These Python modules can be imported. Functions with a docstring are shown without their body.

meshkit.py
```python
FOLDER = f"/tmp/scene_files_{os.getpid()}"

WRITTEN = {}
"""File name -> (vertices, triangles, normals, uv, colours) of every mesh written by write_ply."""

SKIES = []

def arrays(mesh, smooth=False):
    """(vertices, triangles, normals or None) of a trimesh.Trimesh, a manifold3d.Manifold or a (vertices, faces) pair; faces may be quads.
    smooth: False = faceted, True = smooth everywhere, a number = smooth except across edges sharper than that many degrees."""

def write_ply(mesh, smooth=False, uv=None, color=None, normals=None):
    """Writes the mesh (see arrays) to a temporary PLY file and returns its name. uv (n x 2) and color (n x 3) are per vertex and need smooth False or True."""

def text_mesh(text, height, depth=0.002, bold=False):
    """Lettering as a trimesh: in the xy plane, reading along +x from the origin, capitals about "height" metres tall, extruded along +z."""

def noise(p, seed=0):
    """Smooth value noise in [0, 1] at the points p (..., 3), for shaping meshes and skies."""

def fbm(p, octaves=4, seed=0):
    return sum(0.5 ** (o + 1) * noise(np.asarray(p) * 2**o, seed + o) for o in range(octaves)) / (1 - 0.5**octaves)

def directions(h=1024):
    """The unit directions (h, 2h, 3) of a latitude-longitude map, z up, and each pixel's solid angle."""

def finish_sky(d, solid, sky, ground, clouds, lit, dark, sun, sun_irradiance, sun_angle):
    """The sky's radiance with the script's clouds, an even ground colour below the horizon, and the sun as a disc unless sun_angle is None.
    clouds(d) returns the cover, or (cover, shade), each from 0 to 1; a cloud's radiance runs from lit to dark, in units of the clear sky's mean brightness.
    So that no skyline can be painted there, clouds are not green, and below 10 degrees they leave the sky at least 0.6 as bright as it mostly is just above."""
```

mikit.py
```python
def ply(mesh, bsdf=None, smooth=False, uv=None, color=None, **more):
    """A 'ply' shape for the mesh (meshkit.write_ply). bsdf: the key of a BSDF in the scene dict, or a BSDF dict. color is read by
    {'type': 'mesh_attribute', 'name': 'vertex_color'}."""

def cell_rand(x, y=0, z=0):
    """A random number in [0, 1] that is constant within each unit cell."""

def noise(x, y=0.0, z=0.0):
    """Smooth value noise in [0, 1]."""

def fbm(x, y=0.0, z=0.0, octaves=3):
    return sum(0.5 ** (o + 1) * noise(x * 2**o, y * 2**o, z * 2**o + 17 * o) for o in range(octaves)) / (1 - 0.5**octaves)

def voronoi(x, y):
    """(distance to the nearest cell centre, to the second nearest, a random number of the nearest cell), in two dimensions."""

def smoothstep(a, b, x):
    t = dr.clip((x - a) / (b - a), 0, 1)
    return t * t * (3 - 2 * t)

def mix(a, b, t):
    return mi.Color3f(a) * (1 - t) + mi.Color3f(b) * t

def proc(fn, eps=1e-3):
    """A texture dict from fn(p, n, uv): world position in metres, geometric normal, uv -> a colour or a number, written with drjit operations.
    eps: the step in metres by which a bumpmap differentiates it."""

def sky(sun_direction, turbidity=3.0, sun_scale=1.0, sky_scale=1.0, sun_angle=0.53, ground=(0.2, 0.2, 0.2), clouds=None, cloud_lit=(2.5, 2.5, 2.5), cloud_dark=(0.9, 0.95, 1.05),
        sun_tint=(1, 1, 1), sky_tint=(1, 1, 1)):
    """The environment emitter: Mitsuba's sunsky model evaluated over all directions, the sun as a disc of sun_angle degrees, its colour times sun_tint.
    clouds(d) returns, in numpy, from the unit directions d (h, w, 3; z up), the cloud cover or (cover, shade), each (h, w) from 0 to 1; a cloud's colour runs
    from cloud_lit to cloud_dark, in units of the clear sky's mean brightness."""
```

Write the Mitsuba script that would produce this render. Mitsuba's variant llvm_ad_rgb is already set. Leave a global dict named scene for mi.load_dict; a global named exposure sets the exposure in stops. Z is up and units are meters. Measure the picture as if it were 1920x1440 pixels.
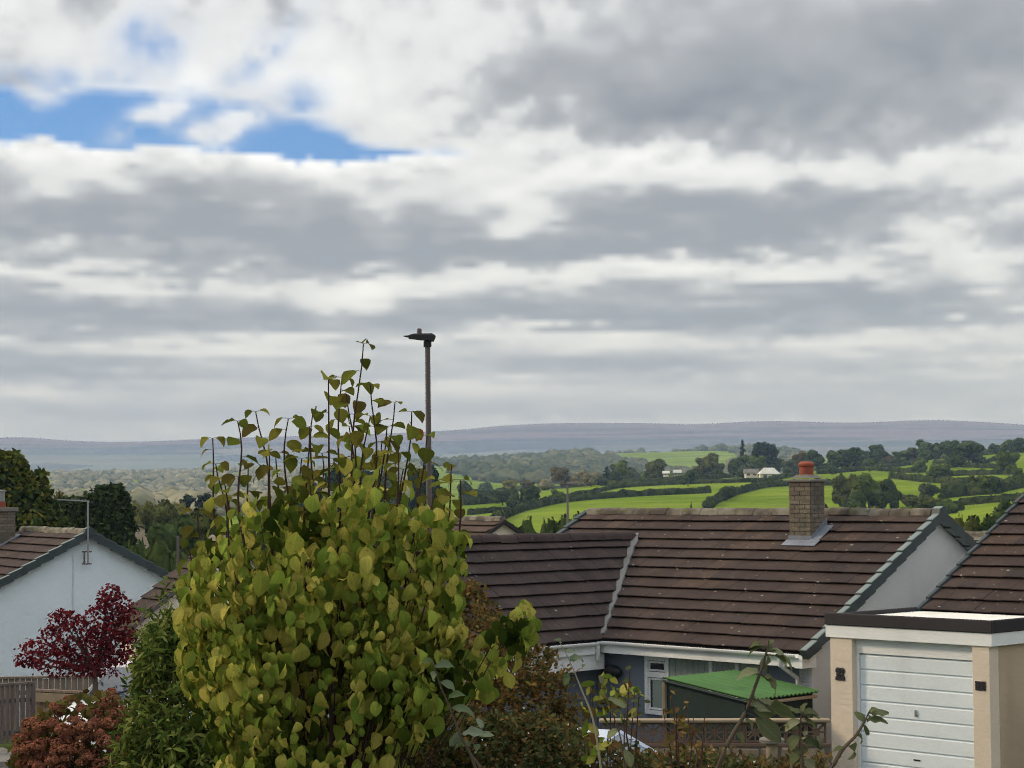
import math, numpy as np, trimesh, drjit as dr, mitsuba as mi, mikit, meshkit
from shapely.geometry import Polygon, box as sbox
from scipy.interpolate import PchipInterpolator, RegularGridInterpolator
T = mi.ScalarTransform4f
scene, labels = {}, {}

# ---------------------------------------------------------------- camera
F = 3583.0                                    # focal length in pixels of a 1920 wide picture
EYE = np.array([0.0, 0.0, 5.0])
pitch, roll = math.atan(212 / F), math.radians(0.3)
fwd = np.array([0, math.cos(pitch), math.sin(pitch)])
_u0, _r0 = np.array([0, -math.sin(pitch), math.cos(pitch)]), np.array([1.0, 0, 0])
upv = _u0 * math.cos(roll) + _r0 * math.sin(roll)
rtv = _r0 * math.cos(roll) - _u0 * math.sin(roll)
HAZE = 1.25e-4
scene['haze_air'] = {'type': 'homogeneous', 'albedo': {'type': 'rgb', 'value': [0.78, 0.86, 0.99]}, 'sigma_t': {'type': 'rgb', 'value': [HAZE * .68, HAZE * .82, HAZE * 1.15]}}
scene['camera'] = {'type': 'perspective', 'fov': math.degrees(2 * math.atan(960 / F)), 'fov_axis': 'x', 'near_clip': 0.1, 'far_clip': 40000.0,
                   'to_world': T().look_at(origin=EYE.tolist(), target=(EYE + fwd).tolist(), up=upv.tolist()), 'medium': {'type': 'ref', 'id': 'haze_air'}}

# ---------------------------------------------------------------- sky and sun
exposure = 1.62
SUN = np.array([-0.86, 0.16, 0.50])

def sst(a, b, x):
    t = np.clip((x - a) / (b - a), 0, 1)
    return t * t * (3 - 2 * t)

BANKS = [  # azimuth and elevation in hundredths of a degree-like unit (62.5 to the degree), half widths, tilt, gain in brightness
    (-60, 40, 420, 130, 0.0, .42), (330, 110, 190, 90, 0.1, .30), (620, 110, 230, 110, .12, .40), (780, 235, 200, 60, .25, .30), (870, 60, 160, 90, 0, .26),
    (1150, 30, 260, 60, 0, .10), (1250, 165, 330, 60, .02, -.30), (1730, 70, 420, 60, .05, -.20), (1800, 130, 330, 60, .0, -.22), (1500, 215, 500, 40, .0, -.16),
    (430, 312, 620, 30, .02, .30), (60, 345, 150, 40, .1, .30), (1000, 385, 90, 42, -.5, .52), (960, 345, 60, 45, 0, .16), (1180, 305, 190, 32, .1, .42),
    (1480, 312, 300, 26, .02, .40), (1830, 315, 150, 26, -.1, .34), (1620, 345, 300, 30, 0, .15),
    (300, 430, 620, 60, .0, -.30), (620, 465, 420, 40, .03, -.16), (1380, 430, 340, 50, -.02, -.36), (1150, 470, 250, 30, -.05, -.20), (930, 470, 120, 60, 0, -.12),
    (120, 535, 380, 20, .03, .34), (520, 536, 180, 16, .0, .20), (690, 565, 90, 34, -.25, .50), (850, 535, 230, 26, -.10, .40), (1130, 515, 200, 26, -.06, .24), (1330, 520, 150, 26, .03, .42), (1530, 522, 130, 16, -.02, .34),
    (1830, 510, 80, 44, .5, .40), (1770, 425, 140, 60, -.5, .18), (1900, 500, 90, 24, 0, .28),
    (170, 585, 430, 40, .02, -.30), (620, 610, 160, 30, .1, -.2), (1000, 590, 330, 30, .0, -.30), (1560, 570, 360, 32, .0, -.30), (1500, 610, 400, 20, .02, -.12),
    (1120, 637, 170, 20, .04, .36), (450, 655, 190, 24, -.02, .30), (200, 640, 160, 14, 0, .14), (860, 655, 150, 22, 0, .12), (1650, 655, 300, 20, -.05, .22), (1870, 700, 120, 26, .05, .18),
    (80, 690, 280, 20, 0, -.20), (1250, 680, 330, 16, .0, -.16), (70, 742, 90, 12, 0, .22), (420, 730, 260, 18, 0, .10), (900, 725, 300, 16, 0, .18), (900, 770, 500, 14, 0, -.06),
    (1400, 745, 400, 20, 0, .04), (300, 775, 500, 14, 0, -.10), (1100, 790, 900, 14, 0, .10)]

def clouds(d):
    az, el = np.arctan2(d[..., 0], d[..., 1]), np.arcsin(np.clip(d[..., 2], -1, 1))
    X = 960 + F * (az + np.clip(az, -.6, .6) ** 3 / 3)
    Y = 932 - F * (el + np.minimum(el, .6) ** 3 / 3)
    z3 = np.zeros_like(X)
    comp = np.clip((932 - Y) / 500, .42, 1.6)                # nearer the horizon the banks look flatter
    def n(sx, sy, seed, o=4):
        return meshkit.fbm(np.stack([X / sx, Y / (sy * comp), z3], -1), o, seed) - .5
    big, med, fine = n(420, 130, 3), n(150, 62, 11, 5), n(40, 30, 23, 4)
    wx, wy = 150 * big + 90 * med, 62 * n(300, 110, 5) + 50 * med + 34 * fine + 40 * n(80, 60, 77)
    Xw, Yw = X + wx, Y + wy * comp
    B = .40 - .05 * sst(560, 760, Y) + .85 * sst(-420, -1700, Y)
    for cx, cy, sx, sy, tilt, g in BANKS:
        B = B + (.85 if g > 0 else .95) * g * (1.35 if cy > 630 else 1) * np.exp(-((Xw - cx) / sx) ** 2 - ((Yw - cy - tilt * (Xw - cx)) / sy) ** 2)
    puff = np.abs(n(120, 44, 31, 4)) * 2
    tex = n(88, 52, 41, 5); wsp = n(230, 40, 57, 5)
    calm = (1 - .55 * sst(1050, 1400, X) * sst(330, 180, Y)) * (1 - .55 * sst(560, 740, Y))
    B = B + (.26 * big + .26 * med + .20 * fine + .30 * (puff - .22) * sst(760, 500, Y) + .40 * tex + .10 * wsp) * calm
    B = B + .11 * (sst(.40, .62, B + .34 * fine + .22 * tex) - .5) * calm
    # clear gap above the long bank on the left
    lo = np.interp(X, [-900, -300, 0, 80, 170, 300, 400, 520, 620, 700, 800, 850], [250, 280, 285, 273, 291, 280, 284, 291, 306, 298, 288, 286])
    hi = np.interp(X, [-900, -500, -200, 0, 60, 150, 200, 330, 400, 480, 560, 640, 700, 780, 850], [260, 200, 185, 185, 195, 170, 165, 158, 165, 176, 192, 222, 250, 272, 284])
    lo, hi = lo + 26 * fine + 12 * med, hi + 90 * med + 60 * fine
    gap = sst(-14, 26, Y - hi - 4 + 60 * fine) * sst(-2, 7, lo - Y) * sst(900, 830, X) * sst(-900, -500, X)
    wisp = np.exp(-((X - 285) / 62) ** 2 - ((Y - 222 + .42 * (X - 285)) / 24) ** 2) * 1.5 + np.exp(-((X - 440) / 80) ** 2 - ((Y - 226 + .22 * (X - 440)) / 20) ** 2) * 1.1 + np.exp(-((X - 395) / 40) ** 2 - ((Y - 260) / 16) ** 2) * .9 \
        + np.exp(-((X - 420) / 20) ** 2 - ((Y - 192) / 14) ** 2) * .7
    wisp = np.clip(wisp * (.72 + 2.6 * fine + 1.2 * med), 0, .85)
    thin = np.exp(-((X - 280) / 70) ** 2 - ((Y - 80) / 50) ** 2) * .8 + np.exp(-((X - 480 + .9 * (Y - 105)) / 40) ** 2 - ((Y - 105) / 62) ** 2) * .95 + np.exp(-((X - 110) / 160) ** 2 - ((Y - 165) / 30) ** 2) * .6 + .5 * np.exp(-((X - 560) / 60) ** 2 - ((Y - 190) / 40) ** 2)
    thin = np.clip(thin * (.72 + 2.2 * fine + 2.0 * med), 0, .8)
    cover = 1 - np.maximum(gap * (1 - wisp), thin * (1 - gap))
    B = B + .34 * gap + .62 * np.exp(-(np.clip(Y - lo, 0, 400) / 24) ** 2) * (Y > lo - 12) * sst(900, 780, X) * sst(-700, -400, X)
    B = np.where(B > .58, (.58 + (B - .58) * .42), B); B = np.where(B < .26, .26 - (.26 - B) * .5, B)
    return cover, np.clip(1 - B, 0, 1)

scene['sky'] = mikit.sky(SUN, turbidity=2.2, sun_scale=0.50, sun_angle=8, sky_scale=1.0, clouds=clouds, cloud_lit=(4.95, 5.0, 5.05), cloud_dark=(.56, .625, .79),
                         sky_tint=(0.62, 0.98, 1.55), sun_tint=(0.99, 1.0, 1.01), ground=(0.10, 0.12, 0.07))

# ---------------------------------------------------------------- helpers
rng = np.random.default_rng(7)
def ray(px, py): return fwd + rtv * (px - 960) / F - upv * (py - 720) / F
def at(px, py, y):
    "the point at forward distance y that the photograph shows at (px, py)"
    d = ray(px, py); return EYE + d * y / d[1]
def on_plane(px, py, p, n):
    d = ray(px, py); return EYE + d * ((np.asarray(p) - EYE) @ n) / (d @ n)
def unit(v): v = np.asarray(v, float); return v / np.linalg.norm(v)

def num(name):
    if name not in scene and name not in labels and name not in holders: return name
    k = 1
    while True:
        q = f'{name}_{k:03d}'
        if q not in scene and q not in labels and q not in holders: return q
        k += 1
holders = set()
_next = {}
def thing(name, label=None, cat=None, group=None, kind=None):
    k = num(name); holders.add(k)
    e = {}
    if label: e['label'] = label
    if cat: e['category'] = cat
    if group: e['group'] = group
    if kind: e['kind'] = kind
    labels[k] = e
    return k
def pkey(parent, name):
    base = f'{parent}__{name}'
    i = _next.get(base, 0); _next[base] = i + 1
    return base if i == 0 else f'{base}_{i:03d}'
def part(parent, name, mesh, bsdf, smooth=False, uv=None, to=None, label=None, kind=None):
    k = pkey(parent, name)
    d = dict(mesh) if isinstance(mesh, dict) else mikit.ply(mesh, None, smooth, uv=uv)
    d['bsdf'] = {'type': 'ref', 'id': bsdf}
    if to is not None: d['to_world'] = T(to)
    scene[k] = d
    if label or kind: labels[k] = {a: b for a, b in (('label', label), ('kind', kind)) if b}
    return k
def struct(name, mesh, bsdf, smooth=False, kind='structure', label=None):
    scene[name] = mikit.ply(mesh, bsdf, smooth)
    labels[name] = {'kind': kind}
    if label: labels[name]['label'] = label

def frame(o, x, y, z):
    m = np.eye(4); m[:3, 0], m[:3, 1], m[:3, 2], m[:3, 3] = x, y, z, o; return m
def cat(ms): return trimesh.util.concatenate(ms)
def bx(lo, hi, bev=0.0):
    lo, hi = np.asarray(lo, float), np.asarray(hi, float)
    if bev:
        c, s = (lo + hi) / 2, (hi - lo) / 2
        pts = []
        for sx in (-1, 1):
            for sy in (-1, 1):
                for sz in (-1, 1):
                    g = np.array([sx, sy, sz])
                    for k in range(3):
                        e = s - bev; e[k] = s[k]; pts.append(c + g * e)
        return trimesh.convex.convex_hull(np.array(pts))
    return trimesh.creation.box(bounds=[lo, hi])
def hull(pts): return trimesh.convex.convex_hull(np.asarray(pts, float))
def moved(m, M):
    m = m.copy(); m.apply_transform(M); return m
def tube(pts, rad, sides=6):
    p = np.asarray(pts, float); n = len(p)
    rad = np.broadcast_to(rad, (n,)); t = np.gradient(p, axis=0); t /= np.linalg.norm(t, axis=1, keepdims=True) + 1e-12
    a = np.cross(t, np.where(np.abs(t[:, 2:]) < .9, [0, 0, 1.0], [1.0, 0, 0])); a /= np.linalg.norm(a, axis=1, keepdims=True) + 1e-12
    b = np.cross(t, a); ang = np.arange(sides) * 2 * np.pi / sides
    v = p[:, None] + rad[:, None, None] * (np.cos(ang)[None, :, None] * a[:, None] + np.sin(ang)[None, :, None] * b[:, None])
    i, j = np.meshgrid(np.arange(n - 1), np.arange(sides), indexing='ij')
    q = np.stack([i * sides + j, i * sides + (j + 1) % sides, (i + 1) * sides + (j + 1) % sides, (i + 1) * sides + j], -1).reshape(-1, 4)
    f = np.vstack([q[:, [0, 1, 2]], q[:, [0, 2, 3]]]); k = n * sides
    cap = [[0, (j + 1) % sides, j] for j in range(1, sides - 1)]
    v2 = np.vstack([v.reshape(-1, 3)])
    end = [[k - sides, k - sides + j, k - sides + j + 1] for j in range(1, sides - 1)]
    f = np.vstack([f, [[0, j + 1, j] for j in range(1, sides - 1)], end])
    return trimesh.Trimesh(v2, f, process=False)
def prism(poly2, d0, d1, o, x, y, z):
    "polygon in (x,y) of a frame extruded from d0 to d1 along z"
    m = trimesh.creation.extrude_polygon(Polygon(poly2) if not hasattr(poly2, 'exterior') else poly2, d1 - d0, engine='earcut')
    m.apply_translation([0, 0, d0]); return moved(m, frame(o, x, y, z))
EZ = np.array([0, 0, 1.0])

# ---------------------------------------------------------------- materials
def mat(name, fn=None, rough=.8, kind='principled', two=True, spec=.3, bump=None, bscale=.01, **more):
    col = mikit.proc(fn) if callable(fn) else {'type': 'rgb', 'value': list(fn)}
    if kind == 'diffuse': b = {'type': 'diffuse', 'reflectance': col}
    elif kind == 'thin': b = {'type': 'principledthin', 'base_color': col, 'roughness': rough, 'diff_trans': more.pop('trans', .8), 'eta': 1.4, **more}; two = False
    else: b = {'type': 'principled', 'base_color': col, 'roughness': rough, 'specular': spec, **more}
    if bump is not None: b = {'type': 'bumpmap', 'arbitrary': mikit.proc(bump, 2e-3), 'scale': bscale, 'bsdf': b}
    scene[name] = {'type': 'twosided', 'bsdf': b} if two else b
C3 = mi.Color3f
nz, fb, mixc, ss = mikit.noise, mikit.fbm, mikit.mix, mikit.smoothstep

def m_tile(c0, c1, lich):
    def fn(p, n, uv):
        r = mikit.fbm(p.x * 2.2, p.y * 2.2, p.z * 2.2, 4)
        c = mixc(c0, c1, ss(.3, .75, r))
        c = c * (0.78 + .44 * nz(p.x * 38, p.y * 38, p.z * 38))
        a, b, w = mikit.voronoi(p.x * 2.6 + p.z * 1.3, p.y * 2.6)
        spot = ss(.12, .05, a + .10 * nz(p.x * 30, p.y * 30, p.z * 30)) * dr.select(w > .66, 1.0, 0.0)
        a2, b2, w2 = mikit.voronoi(p.x * 7.6 + 9, p.y * 7.6 - p.z * 4)
        spot2 = ss(.22, .08, a2 + .25 * nz(p.x * 60, p.y * 60, p.z * 60)) * dr.select(w2 > .86, 1.0, 0.0) * .55
        c = mixc(c, [.42, .41, .35], dr.clip((spot * .62 + spot2) * lich, 0, 1))
        return c
    return fn
mat('mat_tile', m_tile([.036, .0225, .0190], [.052, .0345, .0285], 1.0), .85)
mat('mat_tile_warm', m_tile([.048, .030, .022], [.070, .045, .033], .8), .85)
mat('mat_tile_dark', m_tile([.028, .0195, .018], [.043, .030, .026], .9), .85)
mat('mat_tile_wing', m_tile([.036, .0240, .0228], [.054, .037, .0335], .5), .85)
mat('mat_ridge', lambda p, n, uv: mixc(mixc([.07, .058, .048], [.19, .175, .14], ss(.35, .7, fb(p.x * 3, p.y * 3, p.z * 3, 4))), [.10, .11, .04], ss(.6, .75, fb(p.x * 7 + 5, p.y * 7, p.z * 7, 3)) * .7), .9)
mat('mat_verge', lambda p, n, uv: mixc(mixc([.022, .034, .040], [.055, .075, .078], fb(p.x * 4, p.y * 4, p.z * 4, 3)), [.20, .25, .24], ss(.5, .8, n.z + .5 * (fb(p.x * 5, p.y * 5, p.z * 5, 3) - .5)) * .85), .5)  # upward faces paler: lichen, plus sky sheen put into the colour
mat('mat_deck', [.02, .017, .015], .9)
def m_render(c, amp=.18, streak=.1, sc=1.0):
    c = np.asarray(c, float)
    def fn(p, n, uv):
        v = 1 + amp * (fb(p.x * .9 * sc, p.y * .9 * sc, p.z * .9 * sc, 4) - .5) * 1.6 + .10 * (nz(p.x * 45, p.y * 45, p.z * 45) - .5)
        s = ss(.55, .85, fb((p.x - p.y) * 2.3, (p.x + p.y) * 1.1, p.z * .22, 3))
        return C3(c.tolist()) * v * (1 - streak * s)
    return fn
def m_rough(p, n, uv): return nz(p.x * 60, p.y * 60, p.z * 60) * .6 + nz(p.x * 25, p.y * 25, p.z * 25)
mat('mat_gable_grey', m_render([.55, .575, .59]), .9, bump=m_rough, bscale=.004)
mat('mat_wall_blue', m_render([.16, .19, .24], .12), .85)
mat('mat_wall_white', m_render([.66, .765, .85], .10, .14), .9, bump=m_rough, bscale=.003)
mat('mat_cream', m_render([.62, .54, .45], .16, .16), .9, bump=m_rough, bscale=.005)
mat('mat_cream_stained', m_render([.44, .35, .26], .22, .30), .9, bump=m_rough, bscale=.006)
mat('mat_cream_pale', m_render([.70, .62, .52], .10, .10), .9)
mat('mat_white_paint', m_render([.74, .76, .78], .10, .15), .4)
mat('mat_door_white', m_render([.66, .73, .79], .10, .15), .35)
mat('mat_felt', m_render([.030, .027, .030], .3, .2), .8)
mat('mat_flat_roof', m_render([.60, .60, .55], .25, .2), .7)
mat('mat_black', [.02, .02, .022], .5)
mat('mat_lead', m_render([.17, .19, .23], .4, .3, 3), .5, spec=.5)
mat('mat_valley', m_render([.17, .17, .165], .5, .4, 3), .8)
def m_brick(p, n, uv):
    k = mikit.cell_rand(p.x * 3.1 + p.y * 1.7, p.z * 9.1, 3)
    c = mixc([.090, .073, .056], [.205, .178, .138], nz(p.x * 5.1, p.y * 5.1, p.z * 13.3))
    return mixc(c * (0.7 + .6 * nz(p.x * 45, p.y * 45, p.z * 45)), [.10, .095, .075], ss(.5, .8, fb(p.x * 4, p.y * 4, p.z * 2, 3)) * .8)
mat('mat_brick', m_brick, .9)
mat('mat_mortar', m_render([.105, .094, .075], .4), .95)
mat('mat_concrete', m_render([.17, .16, .145], .35, .2, 2), .9)
mat('mat_terracotta', m_render([.25, .065, .038], .5, .3, 4), .8)
mat('mat_metal', m_render([.27, .28, .29], .1, .1, 3), .4, metallic=.3)
mat('mat_lamp_grey', m_render([.105, .088, .088], .2, .2, 3), .5)
mat('mat_lamp_black', [.020, .018, .022], .5)
mat('mat_glass', [.05, .06, .065], .12, spec=.8)
scene['mat_pane'] = {'type': 'thindielectric', 'int_ior': 1.5}
mat('mat_room_dark', [.03, .035, .035], .8)
mat('mat_curtain', m_render([.27, .32, .29], .1, .2, 2), .6)
mat('mat_green_roof', m_render([.046, .130, .026], .45, .35, 2), .55)
mat('mat_shed_wall', m_render([.012, .026, .024], .3), .7)
mat('mat_wood_post', m_render([.24, .19, .13], .3, .2, 3), .85)
def m_fence(c):
    c = np.asarray(c, float)
    def fn(p, n, uv):
        g = fb(p.x * 14, p.y * 14, p.z * 1.1, 3)
        return C3(c.tolist()) * (.55 + .9 * g) * (.8 + .4 * nz(p.x * 3.5, p.y * 3.5, .5))
    return fn
mat('mat_fence', m_fence([.20, .15, .115]), .9)
mat('mat_gate', m_fence([.105, .09, .085]), .9)
mat('mat_block', m_render([.150, .100, .075], .35, .3, 3), .9)
mat('mat_stone', lambda p, n, uv: mixc([.16, .12, .085], [.30, .24, .17], nz(p.x * 4, p.y * 4, p.z * 6)) * (.7 + .6 * fb(p.x * 20, p.y * 20, p.z * 20, 3)), .9)
mat('mat_car_white', [.78, .79, .82], .25, clearcoat=.8, clearcoat_gloss=.9)
mat('mat_car_blue', [.50, .56, .68], .25, clearcoat=.8, clearcoat_gloss=.9)
mat('mat_car_glass', [.10, .12, .15], .06, spec=.9)
mat('mat_rubber', [.02, .02, .02], .8)
mat('mat_chrome', [.6, .6, .62], .2, metallic=1.0)
mat('mat_lens_glass', [.5, .5, .5], .1, spec=.8)
mat('mat_bark', lambda p, n, uv: mixc([.05, .037, .028], [.12, .095, .07], fb(p.x * 30, p.y * 30, p.z * 6, 3)), .9)
mat('mat_twig_dark', [.055, .030, .026], .8)
mat('mat_twig_grey', m_render([.26, .23, .18], .4, .3, 6), .85)
def m_asphalt(p, n, uv):
    g = fb(p.x * .6, p.y * .6, 0, 4)
    return C3([.17, .165, .155]) * (.6 + .6 * g) * (.8 + .4 * nz(p.x * 25, p.y * 25, 0))
mat('mat_paving', m_asphalt, .95)
def m_ground(p, n, uv):
    g = fb(p.x * .5, p.y * .5, 0, 4)
    c = mixc([.035, .055, .015], [.07, .085, .03], g)
    return c * (.6 + .8 * nz(p.x * 20, p.y * 20, p.z * 20))
mat('mat_ground', m_ground, 1, 'diffuse')
def m_field(p, n, uv):
    d = dr.sqrt(p.x * p.x + p.y * p.y)
    g = fb(p.x * .012, p.y * .02, 0, 4); h = fb(p.x * .05, p.y * .13, 3, 4); q = fb(p.x * .4, p.y * .7, 7, 3)
    c = mixc([.112, .175, .015], [.190, .255, .030], ss(.28, .72, g * .55 + h * .45))
    c = c * (.72 + .56 * q)
    return mixc(c, [.16, .17, .05], ss(.62, .8, fb(p.x * .03, p.y * .05, 11, 3)) * .4)
mat('mat_field', m_field, 1, 'diffuse')
def m_moor(p, n, uv):
    g = fb(p.x * .0016, p.y * .0006, p.z * .012, 5); h = fb(p.x * .0013, p.y * .0005, p.z * .035 + 4, 5)
    c = mixc([.030, .026, .034], [.130, .085, .090], ss(.40, .60, h))
    c = mixc(c, [.17, .13, .11], ss(.56, .72, g) * .6)
    top = ss(200, 285, p.z + 60 * (h - .5))
    c = mixc(c, [.115, .075, .075], top * .75)
    patch = mikit.cell_rand(dr.floor(p.x * .004 + h * 2), dr.floor(p.y * .0022 + g * 2), 1)
    low = ss(230, 110, p.z + 50 * (g - .5))
    return mixc(c, mixc([.025, .045, .05], [.17, .20, .15], patch), low * .75)
mat('mat_moor', m_moor, 1, 'diffuse')
def m_far(c0, c1, sc=.6, dens=1.0):
    def fn(p, n, uv):
        g = fb(p.x * sc, p.y * sc, p.z * sc, 3)
        k = nz(p.x * sc * .12, p.y * sc * .12, 2.5)
        return mixc(c0, c1, ss(.3, .7, g * .7 + k * .3))
    return fn
FAR = {'dark': ([.023, .039, .015], [.055, .078, .026]), 'green': ([.034, .058, .016], [.085, .112, .028]), 'olive': ([.040, .050, .014], [.085, .092, .026]), 'brown': ([.060, .050, .022], [.115, .090, .036]),
       'yellow': ([.085, .095, .022], [.17, .16, .04]), 'grey': ([.040, .055, .030], [.075, .092, .050]), 'tan': ([.13, .12, .07], [.24, .21, .12]), 'conifer': ([.010, .022, .014], [.022, .038, .022])}
for k, (a, b) in FAR.items(): mat('mat_far_' + k, m_far(a, b), 1, 'diffuse')
mat('mat_wood_tan', m_far([.13, .14, .09], [.30, .28, .185], .05), 1, 'diffuse')
mat('mat_wood_hill', m_far([.05, .068, .035], [.15, .15, .075], .05), 1, 'diffuse')
mat('mat_hedge', m_far([.017, .030, .010], [.055, .068, .022], .5), 1, 'diffuse')

def leafmat(name, pal, rough=.45, trans=.7, vein=.25, edge=None, spot=None):
    "leaf colours: uv.x = tint number + place across the blade, uv.y = place along it"
    def fn(p, n, uv):
        t = dr.floor(uv.x); a = uv.x - t
        r = mikit.cell_rand(t, 3, 1) * (len(pal) - 1)
        c = C3(list(pal[0]))
        for i in range(1, len(pal)): c = mixc(c, pal[i], dr.clip(r - (i - 1), 0, 1))
        c = c * (.66 + .62 * mikit.cell_rand(t, 8, 2))
        if vein:
            v = dr.abs(a - .5)
            c = c * (1 + vein * ss(.05, .0, v) - vein * .4 * ss(.6, .95, dr.abs(dr.sin((uv.y - v * .8) * 22))))
        if edge is not None:
            e = ss(.28, .5, dr.abs(a - .5) + .25 * (fb(p.x * 40, p.y * 40, p.z * 40, 2) - .5)) * mikit.cell_rand(t, 5, 4)
            c = mixc(c, edge, e * .6)
        if spot is not None:
            c = mixc(c, spot, ss(.66, .8, fb(p.x * 70, p.y * 70, p.z * 70, 2)) * mikit.cell_rand(t, 6, 7) * .7)
        return c
    mat(name, fn, rough, 'thin', trans=trans)
leafmat('leaf_lime', [[.150, .225, .034], [.26, .335, .055], [.37, .41, .075], [.52, .49, .10], [.64, .56, .14], [.34, .40, .07], [.20, .29, .045], [.11, .165, .028]], .36, .75, .28, [.34, .27, .05], [.14, .08, .02])
leafmat('leaf_top', [[.085, .110, .020], [.14, .165, .028], [.22, .225, .040], [.11, .090, .028], [.30, .29, .05]], .5, .7, .25, [.12, .06, .02], [.08, .04, .015])
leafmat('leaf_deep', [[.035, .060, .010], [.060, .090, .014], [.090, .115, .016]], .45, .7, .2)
leafmat('leaf_rust', [[.30, .06, .02], [.22, .09, .02]], .5, .7, .2)
leafmat('leaf_evergreen', [[.034, .058, .014], [.072, .115, .022], [.14, .175, .036], [.23, .24, .07]], .35, .4, .2)
leafmat('leaf_maple', [[.070, .009, .014], [.125, .014, .020], [.20, .026, .028], [.095, .011, .017]], .5, .8, 0)
leafmat('leaf_brown', [[.105, .060, .028], [.16, .095, .035], [.21, .14, .05], [.12, .105, .03], [.08, .05, .022]], .6, .5, 0)
leafmat('leaf_hedge', [[.030, .045, .016], [.055, .075, .028], [.095, .11, .045], [.12, .10, .045]], .45, .4, 0)
leafmat('leaf_apple', [[.10, .125, .060], [.18, .20, .11], [.085, .11, .045], [.27, .28, .19]], .4, .6, .3, [.18, .15, .07])
leafmat('leaf_apple_silver', [[.13, .17, .10], [.22, .26, .19], [.10, .14, .07], [.08, .11, .05]], .45, .5, .2)
leafmat('leaf_hydrangea', [[.27, .085, .050], [.36, .14, .085], [.21, .065, .042], [.33, .19, .11], [.16, .08, .045]], .7, .5, 0)
leafmat('leaf_hyd_green', [[.07, .085, .02], [.12, .11, .03], [.10, .06, .02]], .5, .5, .2)
leafmat('leaf_tree', [[.050, .075, .014], [.090, .115, .022], [.135, .15, .03], [.17, .15, .035]], .6, .5, 0)
leafmat('leaf_tree_dark', [[.024, .042, .018], [.040, .062, .024], [.060, .080, .03]], .6, .4, 0)
leafmat('leaf_white', [[.65, .66, .60], [.72, .70, .66]], .6, .5, 0)
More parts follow.
